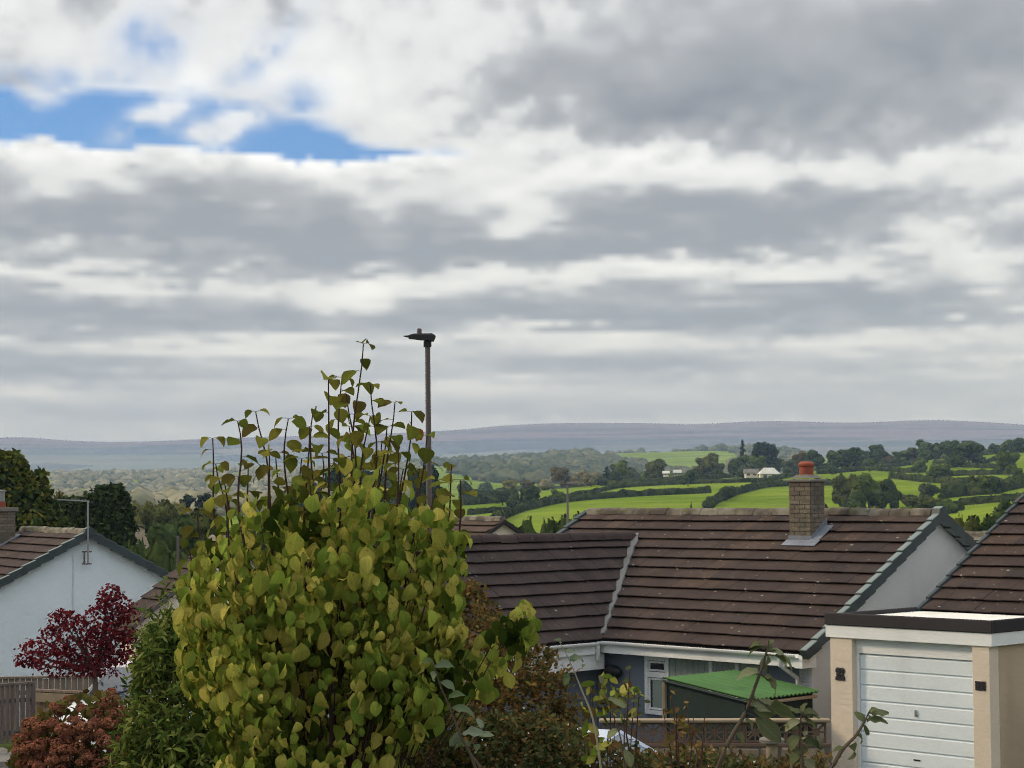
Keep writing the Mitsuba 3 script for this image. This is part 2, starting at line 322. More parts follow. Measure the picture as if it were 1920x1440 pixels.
# ---------------------------------------------------------------- the land: one sheet out to the moor on the horizon
TU = [-400, 0, 400, 870, 1150, 1400, 1650, 1920, 2300]
TD = {0.1: [-3.8] * 9, 8: [-3.8] * 9, 20: [-4, -4.1, -4.1, -4, -4.0, -4.2, -4.3, -4.4, -4.4], 27: [-4.9, -4.9, -4.8, -4.5, -4.4, -4.4, -4.5, -4.5, -4.5], 36: [-5, -5, -5, -5, -4.9, -4.8, -4.7, -4.6, -4.6],
      60: [-5.3] * 9, 120: [-6, -6, -6, -6, -6.2, -6.5, -6.5, -6.5, -6.5], 250: [-6.5, -6.5, -6.5, -7.2, -7.4, -7.4, -7.5, -7.2, -7], 400: [-7, -7, -7, -5.2, -4.2, -4.0, -4.3, -1.8, -1],
      550: [-6, -6, -6, -2.5, 0, .7, 1.5, 3.5, 5], 750: [-5, -5, -5, -.5, 5, 7, 8.5, 12, 14], 950: [-4, -4, -4, 0, 6.0, 8.2, 14, 19, 22], 1150: [-3, -3, -3, 1, 5, 6.5, 15, 22, 27],
      1600: [3, 3, 3, 15, 11, 10, 13, 17, 20], 2200: [20, 22, 24, 36, 38, 40, 30, 25, 25], 2800: [33, 34, 38, 50, 64, 66, 50, 45, 45], 3600: [36, 36, 40, 55, 68, 68, 60, 60, 60],
      5000: [62, 62, 66, 78, 88, 90, 90, 88, 90], 6500: [140, 142, 144, 162, 182, 186, 184, 172, 160]}
_td = np.array(sorted(TD)); _tu = np.array(TU, float)
SKY_U = [-400, 0, 32, 130, 190, 250, 320, 400, 520, 650, 760, 860, 950, 1080, 1200, 1300, 1440, 1600, 1745, 1850, 1920, 2300]
SKY_E = [106, 112, 113, 107, 105, 104.5, 106, 109.5, 113, 116, 120, 125, 133, 137.5, 136, 132, 136, 131.5, 135, 130, 124.5, 112]
az_row = np.concatenate([np.linspace(-180, -40, 36), np.linspace(-38, -20, 13), np.linspace(-19, 19, 420), np.linspace(20, 38, 13), np.linspace(40, 180, 36)])
us = np.clip(960 + F * np.tan(np.radians(np.clip(az_row, -40, 40))), -400, 2300)
rings = np.unique(np.concatenate([[0.1, 2, 5, 8, 12, 16, 20, 24], np.geomspace(27, 330, 42), np.linspace(330, 1200, 90), np.geomspace(1200, 4200, 60), np.geomspace(4200, 8000, 46), [8300, 8700, 9300, 10200]]))
tab = np.array([PchipInterpolator(_tu, TD[d])(us) for d in _td])                      # (distance, azimuth)
sky_h = PchipInterpolator(SKY_U, SKY_E)(us) / F * 8000
dist_all = np.concatenate([_td, [8000, 9300, 10500]])
tab = np.vstack([tab, sky_h, sky_h - 40, sky_h - 110])
land = PchipInterpolator(np.log(dist_all), tab, axis=0)(np.log(rings)) + EYE[2]        # (ring, azimuth)
A, R_ = np.meshgrid(np.radians(az_row), rings)
LX, LY = R_ * np.sin(A), R_ * np.cos(A)
rough_amp = np.interp(R_, [0, 300, 700, 2000, 4500, 6300, 7300, 8000, 10500], [0, .25, .9, 5, 20, 34, 22, .6, 4])
land = land + rough_amp * (meshkit.fbm(np.stack([LX, LY, LX * 0], -1) / np.interp(R_, [0, 400, 2000, 6000], [40, 130, 420, 900])[..., None], 4, 2) - .5) * 1.6
land_at = RegularGridInterpolator((rings, az_row), land, bounds_error=False, fill_value=None)
def zat(x, y): return float(land_at([[math.hypot(x, y), math.degrees(math.atan2(x, y))]])[0])
def spot(px, py, dmin=120, dmax=9000):
    "where the line of sight of a pixel of the photograph meets the land"
    d = ray(px, py); ts = np.geomspace(dmin, dmax, 1500)
    p = EYE + d * ts[:, None]
    h = land_at(np.stack([np.hypot(p[:, 0], p[:, 1]), np.degrees(np.arctan2(p[:, 0], p[:, 1]))], 1))
    k = np.nonzero(p[:, 2] < h)[0]
    k = k[0] if len(k) else int(np.argmin(np.abs(p[:, 2] - h)))
    return np.array([p[k, 0], p[k, 1], h[k]])
def ring_mesh(i0, i1):
    n, m = i1 - i0 + 1, len(az_row)
    v = np.stack([LX[i0:i1 + 1], LY[i0:i1 + 1], land[i0:i1 + 1]], -1).reshape(-1, 3)
    i, j = np.meshgrid(np.arange(n - 1), np.arange(m - 1), indexing='ij')
    q = np.stack([i * m + j, i * m + j + 1, (i + 1) * m + j + 1, (i + 1) * m + j], -1).reshape(-1, 4)
    return trimesh.Trimesh(v, np.vstack([q[:, [0, 2, 1]], q[:, [0, 3, 2]]]), process=False)
iA, iB, iC = int(np.argmin(abs(rings - 330))), int(np.argmin(abs(rings - 1200))), int(np.argmin(abs(rings - 3600)))
struct('ground', ring_mesh(0, iA), 'mat_ground', True)
struct('fields', ring_mesh(iA, iB), 'mat_field', True)
struct('valley', ring_mesh(iB, iC), 'mat_field', True)
struct('moor', ring_mesh(iC, len(rings) - 1), 'mat_moor', True)

# ---------------------------------------------------------------- far trees, hedges, woods
def blob(r, sub, amp, freq, seed, sq=(1, 1, 1)):
    m = trimesh.creation.icosphere(subdivisions=sub)
    v = m.vertices; k = 1 + amp * (meshkit.fbm(v * freq + seed * 3.7, 3, seed) - .5) * 2
    m.vertices = v * k[:, None] * r * np.asarray(sq); return m
def cards(P_, N_, size, rg, jit=.6):
    "small triangles and quads, one per point, facing roughly along N_"
    n = len(P_); nn = N_ + rg.normal(0, jit, (n, 3)); nn /= np.linalg.norm(nn, axis=1, keepdims=True)
    a = np.cross(nn, rg.normal(0, 1, (n, 3))); a /= np.linalg.norm(a, axis=1, keepdims=True) + 1e-9; b = np.cross(nn, a)
    s = size * rg.uniform(.6, 1.4, (n, 1))
    v = np.stack([P_ - a * s, P_ + b * s * .6, P_ + a * s, P_ - b * s * .6], 1).reshape(-1, 3)
    f = np.arange(n)[:, None] * 4 + np.array([[0, 1, 2, 0, 2, 3]]); return trimesh.Trimesh(v, f.reshape(-1, 3), process=False)
def crown(style, seed, leaf=500, size=.045):
    "a crown one unit wide and one unit high above its lowest leaf"
    rg = np.random.default_rng(seed); L = []
    def lobe(c, r, s=2, amp=.34, sq=(1, 1, .85)): L.append((np.asarray(c, float), blob(r, s, amp, 2.2, int(rg.integers(1, 999)), sq)))
    if style == 'round':
        lobe([0, 0, .5], .33)
        for k in range(11):
            t = rg.uniform(0, 2 * np.pi); z = rg.uniform(.16, .80); w = .34 * math.sqrt(max(.05, 1 - ((z - .42) / .56) ** 2))
            lobe([w * math.cos(t), w * math.sin(t), z], rg.uniform(.13, .22))
    elif style == 'bush':
        for k in range(9):
            t = rg.uniform(0, 2 * np.pi); w = rg.uniform(.05, .33)
            lobe([w * math.cos(t), w * math.sin(t), rg.uniform(.2, .7 - w * .6)], rg.uniform(.17, .27), sq=(1, 1, 1))
    elif style == 'tall':
        for k in range(12):
            z = rg.uniform(.1, .92); w = .30 * (1 - abs(z - .4) ** 1.5); t = rg.uniform(0, 2 * np.pi)
            lobe([w * math.cos(t), w * math.sin(t), z], rg.uniform(.12, .2), sq=(1, 1, .6))
    elif style == 'poplar':
        for k in range(14):
            z = .05 + k / 14 * .9; w = .16 * math.sin(min(1, .25 + z) * 2.6) + .03; t = rg.uniform(0, 2 * np.pi)
            lobe([w * math.cos(t), w * math.sin(t), z], rg.uniform(.18, .26) * (1.1 - .75 * z), sq=(1, 1, .5))
    elif style == 'conifer':
        for k in range(13):
            z = .06 + k / 13 * .92; w = .36 * (1 - z) + .03; t = k * 2.4
            lobe([w * .7 * math.cos(t), w * .7 * math.sin(t), z], .05 + .17 * (1 - z), 1, .5, (1.2, 1.2, .45))
            lobe([0, 0, z], .05 + .15 * (1 - z), 1, .4, (1, 1, .5))
    elif style == 'pine':
        for c, r in (([-.02, 0, .78], .24), ([.2, .1, .72], .2), ([-.22, -.05, .66], .19), ([.3, -.05, .55], .14), ([-.3, .05, .42], .13), ([.05, .1, .5], .2), ([.12, -.15, .35], .16)):
            lobe(c, r, 2, .4, (1.15, 1.15, .62))
    ms = [moved(b, frame(c, [1, 0, 0], [0, 1, 0], [0, 0, 1])) for c, b in L]
    core = cat(ms)
    if leaf:
        pts, fi = trimesh.sample.sample_surface(core, leaf * 3, seed=seed)
        far = np.linalg.norm((pts - [0, 0, .48]) / [.5, .5, .5], axis=1)
        k = np.argsort(-far)[:leaf * 2]; k = k[::2]
        ms.append(cards(pts[k] + core.face_normals[fi[k]] * size * .5, core.face_normals[fi[k]], size, rg))
    m = cat(ms)
    lo, hi = m.bounds; m.vertices = (m.vertices - [(lo[0] + hi[0]) / 2, (lo[1] + hi[1]) / 2, lo[2]]) / [hi[0] - lo[0], hi[1] - lo[1], hi[2] - lo[2]]
    return m
CROWN = {s: [mikit.ply(crown(s, 40 + i * 7 + len(s)), None, False) for i in range(n)] for s, n in (('round', 5), ('bush', 3), ('tall', 3), ('poplar', 2), ('conifer', 2), ('pine', 1))}
TRUNK = mikit.ply(cat([tube([[0, 0, -.25], [.01, 0, .3], [.0, .01, .75], [.02, 0, 1]], [.09, .07, .05, .03], 7)] + [tube([[0, 0, .4 + .1 * k], [.2 * math.cos(k * 2.2), .2 * math.sin(k * 2.2), .8 + .05 * k]], [.04, .015], 5) for k in range(4)]), None, False)
def tree(px, top, bottom, width, style, colour, label, y=None, group=None, name=None, base=None, trunk=.22, cat_='tree'):
    "a tree that the photograph shows `width` wide between rows top and bottom; without a distance it stands where its foot meets the land"
    p = spot(px, bottom, 120, 1060) if y is None else at(px, bottom, y)
    dist = p[1]; h = (bottom - top) * dist / F; w = width * dist / F
    gz = zat(p[0], p[1])
    if y is not None: h += p[2] - gz; p[2] = gz
    k = thing(name or {'conifer': 'conifer_tree', 'pine': 'pine_tree', 'poplar': 'poplar_tree', 'bush': 'bush'}.get(style, 'broadleaf_tree'), label, cat_, group)
    z0 = p[2] + (h * trunk if style not in ('bush',) else -h * .05)
    v = CROWN[style]; i = len(scene) % len(v)
    a = (len(scene) * 2.399) % 6.283
    m = np.eye(4); c, s = math.cos(a), math.sin(a); hc = p[2] + h - z0
    m[:3, 0] = [c * w, s * w, 0]; m[:3, 1] = [-s * w, c * w, 0]; m[:3, 2] = [0, 0, hc]; m[:3, 3] = [p[0], p[1], z0]
    part(k, 'crown', v[i], 'mat_far_' + colour, to=m)
    zb = min(gz, p[2]) - .3; ht = z0 + hc * .55 - zb
    m2 = np.eye(4); m2[0, 0] = m2[1, 1] = max(.35, min(w, 14) * .5); m2[2, 2] = ht; m2[:3, 3] = [p[0], p[1], zb]
    part(k, 'trunk', TRUNK, 'mat_bark', to=m2)
    return k
def hedge(pts, label, h=2.0, w=2.2, group=None, top=None, colour='mat_hedge', seed=1):
    h, w = h * .75, w * .65
    P_ = np.array([spot(*q) for q in pts]); seg = np.r_[0, np.cumsum(np.linalg.norm(np.diff(P_[:, :2], axis=0), axis=1))]
    n = max(6, int(seg[-1] / 1.3)); s = np.linspace(0, seg[-1], n)
    xy = np.stack([np.interp(s, seg, P_[:, i]) for i in (0, 1)], 1)
    if n > 30:
        kk = np.ones(15) / 15; xp = np.pad(xy, ((7, 7), (0, 0)), 'edge'); xy = np.stack([np.convolve(xp[:, i], kk, 'valid') for i in (0, 1)], 1)
    g = land_at(np.stack([np.hypot(xy[:, 0], xy[:, 1]), np.degrees(np.arctan2(xy[:, 0], xy[:, 1]))], 1))
    t = np.gradient(xy, axis=0); t /= np.linalg.norm(t, axis=1, keepdims=True) + 1e-9; nrm = np.stack([-t[:, 1], t[:, 0]], 1)
    prof = np.array([[-.5, -.25], [-.55, .35], [-.42, .8], [-.12, 1], [.18, .98], [.45, .75], [.55, .3], [.5, -.25]])
    rg = np.random.default_rng(seed)
    hh = h * (.75 + .7 * meshkit.fbm(np.stack([s * .16, s * 0 + seed, s * 0], 1), 4, seed))
    V = np.concatenate([np.repeat(xy[:, None], 8, 1) + nrm[:, None] * prof[None, :, :1] * w * rg.uniform(.75, 1.25, (n, 8, 1)), (g[:, None] + prof[None, :, 1] * hh[:, None] + rg.normal(0, .11, (n, 8)) * h)[..., None]], -1)
    i, j = np.meshgrid(np.arange(n - 1), np.arange(7), indexing='ij')
    q = np.stack([i * 8 + j, i * 8 + j + 1, (i + 1) * 8 + j + 1, (i + 1) * 8 + j], -1).reshape(-1, 4)
    m = trimesh.Trimesh(V.reshape(-1, 3), np.vstack([q[:, [0, 2, 1]], q[:, [0, 3, 2]], [[0, 2, 1], [0, 7, 2], [2, 7, 4], [4, 7, 6]]]), process=False)
    pts_, fi = trimesh.sample.sample_surface(m, n * 7, seed=seed)
    m = cat([m, cards(pts_ + m.face_normals[fi] * .1, m.face_normals[fi], .22, rg)])
    k = thing('field_hedge', label, 'hedge', group); scene[k] = mikit.ply(m, colour)
    return k

H = 'dark field hedge '
hedge([(922, 985), (945, 972), (975, 960), (1020, 949), (1062, 941), (1110, 937), (1160, 933), (1230, 929), (1300, 926), (1345, 924)], H + 'running from the small cream gable up past the lamp pole', seed=2, h=2.4)
hedge([(1066, 933), (1110, 926), (1158, 915), (1220, 911), (1295, 908), (1350, 906), (1437, 904)], H + 'curving from the thin lamp pole up towards the white farmhouse', seed=3, h=1.7)
hedge([(952, 922), (1007, 919), (1066, 915), (1140, 911), (1204, 908), (1268, 904), (1300, 903), (1347, 898), (1420, 893)], H + 'along the foot of the tree belt left of the white farmhouse', seed=4, h=2.2)
hedge([(1330, 952), (1345, 942), (1380, 928), (1407, 920), (1440, 913), (1490, 911), (1565, 910), (1590, 911)], H + 'bending down to the roof ridge just left of the brick chimney', seed=5, h=2.4)
hedge([(1412, 910), (1440, 904), (1477, 895), (1500, 892)], 'short field hedge slanting up to the brick chimney pot', seed=6, h=1.9)
hedge([(1520, 890), (1560, 888), (1605, 884), (1640, 881), (1705, 872), (1740, 866)], H + 'right of the chimney pot rising behind small round trees', seed=7, h=2.2)
hedge([(1640, 882), (1705, 887), (1740, 886)], 'short dark hedge between two round field trees, under the thin upper fields', seed=8, h=2.0)
hedge([(1640, 871), (1705, 867), (1730, 864)], 'thin highest hedge at the foot of the wooded crest on the right', seed=9, h=1.9)
hedge([(1668, 896), (1683, 898), (1733, 904), (1780, 907), (1830, 908), (1880, 908), (1912, 909)], H + 'crossing the slope under the wide round field tree', seed=10, h=2.2)
hedge([(1765, 894), (1833, 891), (1912, 890)], H + 'level one ending at the tree with a visible trunk on the right', seed=11, h=2.0)
hedge([(1738, 871), (1777, 868), (1805, 876), (1875, 879), (1915, 876)], H + 'sagging below the big tree on the right crest', seed=12, h=2.0)
hedge([(1745, 860), (1773, 857), (1790, 856)], 'very short dark hedge beside the big crest tree', seed=13, h=1.8)
hedge([(1840, 871), (1870, 862), (1885, 858)], 'short slanting hedge right of the big crest tree', seed=14, h=1.8)
hedge([(1765, 935), (1815, 930), (1875, 926)], 'thick tall dark hedge above the lowest bright field strip on the right', h=3.4, w=4, seed=15)
hedge([(1800, 948), (1850, 944), (1925, 938)], 'low brownish hedge under the lowest bright field strip on the right', seed=16, h=1.7)
hedge([(1870, 925), (1917, 914), (1935, 910)], 'short dark hedge at the right edge above the lowest bright field strip', seed=17, h=2.4)
hedge([(1360, 968), (1420, 966), (1490, 965)], 'low scrubby hedge along the near end of the brightest field, behind the roof ridge', seed=18, h=1.2)
hedge([(865, 948), (910, 945), (965, 939)], 'thick shady hedge bank left of the dark round field tree', h=5, w=5, seed=19)
hedge([(880, 966), (915, 962), (945, 960)], 'low shady hedge just above the small house with the cream gable', h=1.6, seed=20)
hedge([(940, 919), (975, 914), (1010, 914)], 'thin hedge crossing the small far field left of the lamp pole', h=1.6, seed=21)

TR = [  # px, top, bottom, width, style, colour, label
 (1326, 845, 896, 56, 'round', 'olive', 'large brownish round tree left of the white farmhouse'), (1318, 868, 897, 26, 'bush', 'yellow', 'yellow-green bush under the large brownish round tree'), (1348, 867, 897, 24, 'round', 'olive', 'small olive tree between the brownish round tree and the farmhouse'),
 (1394, 822, 894, 22, 'conifer', 'conifer', 'slim ragged conifer standing tallest above the white farmhouse'), (1434, 825, 890, 52, 'pine', 'conifer', 'broad flat-topped dark pine right of the slim conifer above the farmhouse'), (1384, 852, 896, 42, 'round', 'dark', 'dark tree at the foot of the slim conifer'),
 (1422, 848, 889, 44, 'round', 'green', 'mid-green tree in front of the broad pine behind the farmhouse'), (1454, 856, 889, 44, 'round', 'dark', 'dark tree sloping down right of the broad pine'), (1394, 872, 897, 26, 'bush', 'grey', 'grey-green bush just left of the farmhouse barn'),
 (1483, 861, 893, 38, 'round', 'grey', 'grey-green round tree just left of the red chimney pot'), (1502, 845, 888, 40, 'round', 'brown', 'brownish tree rising behind the red chimney pot'), (1532, 842, 888, 44, 'round', 'dark', 'dark tree with a pointed top right of the red chimney pot'),
 (1565, 843, 886, 40, 'round', 'green', 'green crest tree right of the pointed dark tree'), (1592, 838, 884, 44, 'round', 'dark', 'dark crest tree second right of the pointed dark tree'), (1560, 866, 890, 20, 'bush', 'dark', 'small dark bush on the hedge right of the chimney pot'),
 (1616, 835, 872, 34, 'round', 'dark', 'dark rounded tree at the left of the right-hand crest'), (1647, 832, 872, 38, 'round', 'dark', 'tall dark tree left of the brownish bush on the crest'), (1664, 848, 869, 24, 'bush', 'brown', 'reddish brown bush among the dark crest trees'),
 (1690, 844, 868, 36, 'round', 'green', 'low green tree in the middle of the crest wood'), (1711, 838, 866, 30, 'round', 'olive', 'olive tree leading up to the highest crest trees'), (1736, 822, 864, 38, 'round', 'green', 'high crest tree with a humped top, left of the biggest ones'), (1760, 828, 862, 34, 'round', 'dark', 'dark tree between the humped tree and the wide crest tree'),
 (1780, 824, 862, 40, 'round', 'dark', 'wide dark crest tree touching the big trunked tree'), (1817, 826, 876, 62, 'round', 'dark', 'big spreading dark tree with a visible trunk on the right crest'), (1788, 850, 877, 28, 'bush', 'dark', 'dark bush left of the trunk of the big crest tree'),
 (1862, 830, 852, 28, 'round', 'dark', 'small dark tree right of the big crest tree'), (1886, 824, 852, 36, 'round', 'green', 'green tree in the wood at the top right'), (1908, 820, 852, 36, 'round', 'dark', 'dark tree at the right end of the crest wood'),
 (1890, 843, 892, 42, 'round', 'green', 'tall oak with a bare trunk foot at the right edge'), (1731, 845, 868, 26, 'round', 'green', 'round tree stacked above another round field tree'), (1722, 859, 889, 32, 'round', 'green', 'round dark field tree at the end of the short hedge'),
 (1762, 868, 905, 50, 'round', 'green', 'wide round field tree at the centre of the right-hand fields'), (1630, 860, 886, 26, 'round', 'green', 'small round field tree right of the chimney, alone on its hedge'), (1610, 862, 876, 14, 'bush', 'yellow', 'tiny yellow bush left of the small round field tree'),
 (1910, 876, 910, 30, 'round', 'green', 'dark tree cut by the right edge of the picture'), (1828, 888, 928, 30, 'tall', 'olive', 'dull olive tree left of the dark tree above the low field strip'), (1858, 890, 930, 44, 'round', 'green', 'broad green tree above the low bright field strip'),
 (1742, 905, 944, 40, 'round', 'grey', 'grey-green tree below the wide round field tree'), (1769, 912, 946, 22, 'tall', 'dark', 'narrow dark tree below the wide round field tree'),
 (1585, 887, 962, 52, 'round', 'olive', 'large brownish tree at the left of the big clump right of the chimney'), (1630, 885, 964, 76, 'round', 'green', 'largest dark green tree of the clump right of the chimney'), (1672, 896, 963, 48, 'round', 'dark', 'dark tree at the right end of the big clump'), (1605, 920, 966, 50, 'bush', 'dark', 'dark low growth at the foot of the big clump'),
 (1735, 930, 962, 66, 'bush', 'olive', 'olive bushes spreading below the grey-green tree'), (1776, 934, 964, 40, 'bush', 'green', 'green bush above the grey gable apex'), (1797, 939, 958, 24, 'bush', 'dark', 'small dark round bush under the low field strip'), (1705, 926, 950, 36, 'bush', 'olive', 'dull bush right of the big clump'),
 (1883, 930, 943, 16, 'bush', 'dark', 'small round bush in the low bright field strip'), (1911, 930, 948, 22, 'bush', 'brown', 'brownish bush at the right edge of the low field strip'),
 (1362, 910, 938, 34, 'bush', 'dark', 'dark bushes growing on the bend of the hedge left of the chimney'), (1330, 930, 956, 26, 'bush', 'dark', 'dark bush just left of the brightest field, above the ridge'),
 (1290, 880, 912, 28, 'round', 'dark', 'dark tree where the upper hedge meets the farm wood'), (1230, 855, 899, 46, 'round', 'olive', 'tall brown-green tree in the belt, second left of the farmhouse trees'), (1222, 874, 902, 30, 'bush', 'olive', 'rounded olive bush under the tall brown-green belt tree'), (1182, 874, 904, 44, 'bush', 'grey', 'grey-green bush between the two tall belt trees'),
 (1160, 853, 900, 42, 'round', 'green', 'tall green tree in the belt beside a dark conifer'), (1137, 867, 902, 26, 'conifer', 'conifer', 'dark pointed conifer beside the tall green belt tree'), (1155, 885, 905, 34, 'bush', 'dark', 'low dark bush under the tall green belt tree'),
 (1108, 884, 913, 34, 'bush', 'tan', 'pale tan tree right of the lamp pole top'), (1128, 890, 911, 26, 'bush', 'grey', 'grey bush right of the pale tan tree'), (1085, 880, 914, 28, 'round', 'tan', 'tan autumn tree just right of the lamp pole'), (1053, 873, 915, 44, 'round', 'brown', 'brownish autumn tree behind the lamp pole top'), (1022, 893, 916, 40, 'bush', 'tan', 'low tan thicket left of the lamp pole'),
 (988, 893, 917, 28, 'round', 'brown', 'brown tree between the yellow tree and the tan thicket'), (957, 889, 918, 32, 'round', 'yellow', 'yellow-lit round tree at the left of the belt'), (913, 897, 925, 34, 'round', 'green', 'green round tree left of the yellow-lit tree'), (876, 900, 942, 36, 'round', 'grey', 'grey-green tree beside the big lime shrub'),
 (942, 914, 948, 40, 'round', 'grey', 'grey-green tree on the hedge bank left of the dark round tree'), (994, 910, 952, 36, 'round', 'dark', 'dark round field tree with a small pointed neighbour'), (978, 918, 952, 16, 'conifer', 'conifer', 'small pointed tree left of the dark round field tree'), (1046, 916, 944, 28, 'round', 'green', 'round field tree just left of the lamp pole'), (960, 928, 952, 22, 'bush', 'dark', 'dark bush left of the small pointed tree'),
]
for px, a_, b_, w_, st, co, lb in TR: tree(px, a_, b_, w_ * 1.03, st, co, lb, trunk=.12 if st != 'round' else .07)
# trees of the middle distance, their feet hidden behind roofs
tree(1296, 941, 975, 22, 'conifer', 'dark', 'small dark clipped conifer poking above the brown roof ridge', y=140, trunk=0)
tree(1005, 965, 1030, 90, 'bush', 'dark', 'dark leafy bush behind the cream gable', y=95, trunk=0)
tree(1085, 958, 1030, 80, 'bush', 'dark', 'dark leafy bush between the lamp pole and the main roof verge', y=90, trunk=0)
tree(975, 982, 1030, 60, 'round', 'dark', 'dark low bush hugging the right barge board of the cream gable', y=92, trunk=0)
tree(1040, 962, 1030, 70, 'round', 'dark', 'dark bush just left of the lamp pole behind the wing roof', y=98, trunk=0)
tree(1070, 966, 1030, 60, 'round', 'green', 'green bush just right of the lamp pole behind the wing roof', y=94, trunk=0)
tree(1100, 962, 1030, 44, 'round', 'dark', 'small dark bush touching the left verge of the bungalow roof', y=88, trunk=0)
tree(1848, 962, 1040, 90, 'round', 'dark', 'dark round bush above the grey roof on the right', y=112, trunk=0)
tree(1905, 952, 1040, 80, 'round', 'green', 'green bush behind the verge of the right-hand roof', y=105, trunk=0)
tree(1050, 985, 1035, 60, 'bush', 'olive', 'olive bush low behind the wing roof', y=85, trunk=0)
tree(1800, 962, 1040, 80, 'bush', 'olive', 'yellow-green bush right of the grey gable apex', y=110, trunk=0)
tree(1872, 957, 1040, 110, 'bush', 'dark', 'dark green thicket between the grey gable and the right-hand roof', y=120, trunk=0)
tree(1890, 936, 1000, 90, 'bush', 'dark', 'dark thicket higher up at the right edge', y=180, trunk=0)
tree(1640, 945, 985, 110, 'bush', 'olive', 'low olive scrub along the roof ridge right of the chimney', y=210, trunk=0)
tree(1705, 946, 985, 70, 'bush', 'green', 'green scrub along the ridge near the grey gable', y=200, trunk=0)
tree(1550, 941, 985, 60, 'bush', 'brown', 'brown scrub touching the brick chimney', y=200, trunk=0)
for px, tp, bt, w_, st, co, lb in [(648, 868, 975, 96, 'round', 'conifer', 'dark blue-green tree seen through the top shoots of the lime shrub'), (800, 868, 975, 76, 'round', 'conifer', 'dark blue-green tree behind the street lamp post'), (720, 885, 975, 80, 'bush', 'grey', 'grey-green tree between the two dark ones behind the lime shrub'), (560, 900, 985, 90, 'bush', 'grey', 'grey-green tree behind the left shoots of the lime shrub')]:
    tree(px, tp, bt, w_, st, co, lb, y=380, trunk=.1)
for px, tp, bt, w_, st, co, lb, yy in [(119, 916, 1010, 62, 'round', 'brown', 'rust-tinged tree behind the television aerial', 120), (298, 935, 1010, 72, 'round', 'olive', 'sunlit olive tree right of the dark upright trees', 210), (262, 937, 1000, 54, 'round', 'yellow', 'yellow-topped tree right of the dark upright trees', 260), (352, 925, 985, 66, 'poplar', 'conifer', 'dark blue-green conifer clump left of the lime shrub', 330),
                                       (382, 922, 985, 52, 'poplar', 'conifer', 'dark conifer partly behind the lime shrub', 330), (338, 940, 985, 34, 'round', 'yellow', 'small pale yellow tree in front of the dark conifer clump', 280), (322, 963, 1060, 100, 'round', 'dark', 'big dark rounded tree low on the left of the lime shrub', 125), (395, 950, 1060, 110, 'bush', 'olive', 'olive tree behind the left edge of the lime shrub', 150),
                                       (270, 1000, 1110, 110, 'bush', 'dark', 'dark bush over the right slope of the white gable', 62), (335, 1030, 1120, 110, 'bush', 'dark', 'dark green bush behind the cream outbuilding', 66), (455, 965, 1080, 120, 'bush', 'green', 'green tree behind the middle of the lime shrub', 140)]:
    tree(px, tp, bt, w_, st, co, lb, y=yy, trunk=0)

# woods that read as one mass
def wood(name, n, region, size, bsdf, seed, label):
    rg = np.random.default_rng(seed); ms = []
    base = [blob(1, 2, .5, 2.0, 50 + i, (1, 1, .8)) for i in range(5)]
    pts = region(rg, n)
    for i, p in enumerate(pts):
        s = rg.uniform(*size); m = base[i % 5]; a = rg.uniform(0, 6.28); c, q = math.cos(a), math.sin(a)
        V = m.vertices * s * [1, 1, rg.uniform(.7, 1.15)]; V = V @ np.array([[c, q, 0], [-q, c, 0], [0, 0, 1]])
        ms.append(trimesh.Trimesh(V + [p[0], p[1], zat(p[0], p[1]) + s * .35], m.faces, process=False))
    struct(name, cat(ms), bsdf, True, 'stuff', label)
def sector(u0, u1, d0, d1, keep=None):
    def f(rg, n):
        out = []
        while len(out) < n:
            u, d = rg.uniform(u0, u1), d0 * (d1 / d0) ** rg.random()
            if keep is None or keep(u, d): out.append(((u - 960) / F * d, d))
        return out
    return f
wood('valley_wood', 3000, sector(-150, 780, 620, 2950), (3.2, 7), 'mat_wood_tan', 5, 'pale tan autumn wood filling the valley')
def hk(u, d):
    q = math.sin(u * .013 + 1) * .5 + math.sin(d * .004 + u * .006) * .5
    return not (u < 960 and 1900 < d < 2250) and q > -.35
wood('hillside_wood', 1500, sector(760, 1520, 1500, 3000, hk), (4, 9), 'mat_wood_hill', 6, 'hazy green and brown wood on the middle hill')
wood('crest_undergrowth', 110, sector(1520, 1960, 930, 1080), (1.8, 3.8), 'mat_far_green', 15, 'dark undergrowth joining the trees along the right-hand crest')
wood('belt_undergrowth', 110, sector(1070, 1310, 800, 900), (1.8, 3.8), 'mat_far_green', 16, 'low scrub joining the belt trees left of the farmhouse')
wood('foot_wood', 420, sector(-100, 900, 3300, 3900), (7, 13), 'mat_wood_hill', 8, 'dark blue line of woods at the foot of the moor')
# ---------------------------------------------------------------- roofs
UNIT_TILE = {}
def tile_mesh(w, g, poly=None):
    "one interlocking tile: its lower edge stands up on the tile below"
    Ln = g * 1.14
    zt = lambda y: .066 - .056 * y / Ln
    zb = lambda y: .048 - .054 * y / Ln
    if poly is None:
        b = .006
        xy = [(b, 0), (w - b, 0), (w, Ln), (0, Ln)]
        xs = [(0.002, b), (w - .002, b), (w - .002, Ln), (.002, Ln)]
        pts = [(x, y, zt(y)) for x, y in xs] + [(x, y, zb(y)) for x, y in [(.002, 0), (w - .002, 0), (w - .002, Ln), (.002, Ln)]] + [(.002, 0, zt(0) - .005), (w - .002, 0, zt(0) - .005)]
        return hull(pts)
    m = trimesh.creation.extrude_polygon(poly, 1.0, engine='earcut')
    v = m.vertices.copy(); v[:, 2] = np.where(v[:, 2] > .5, zt(v[:, 1]), zb(v[:, 1])); m.vertices = v
    return m
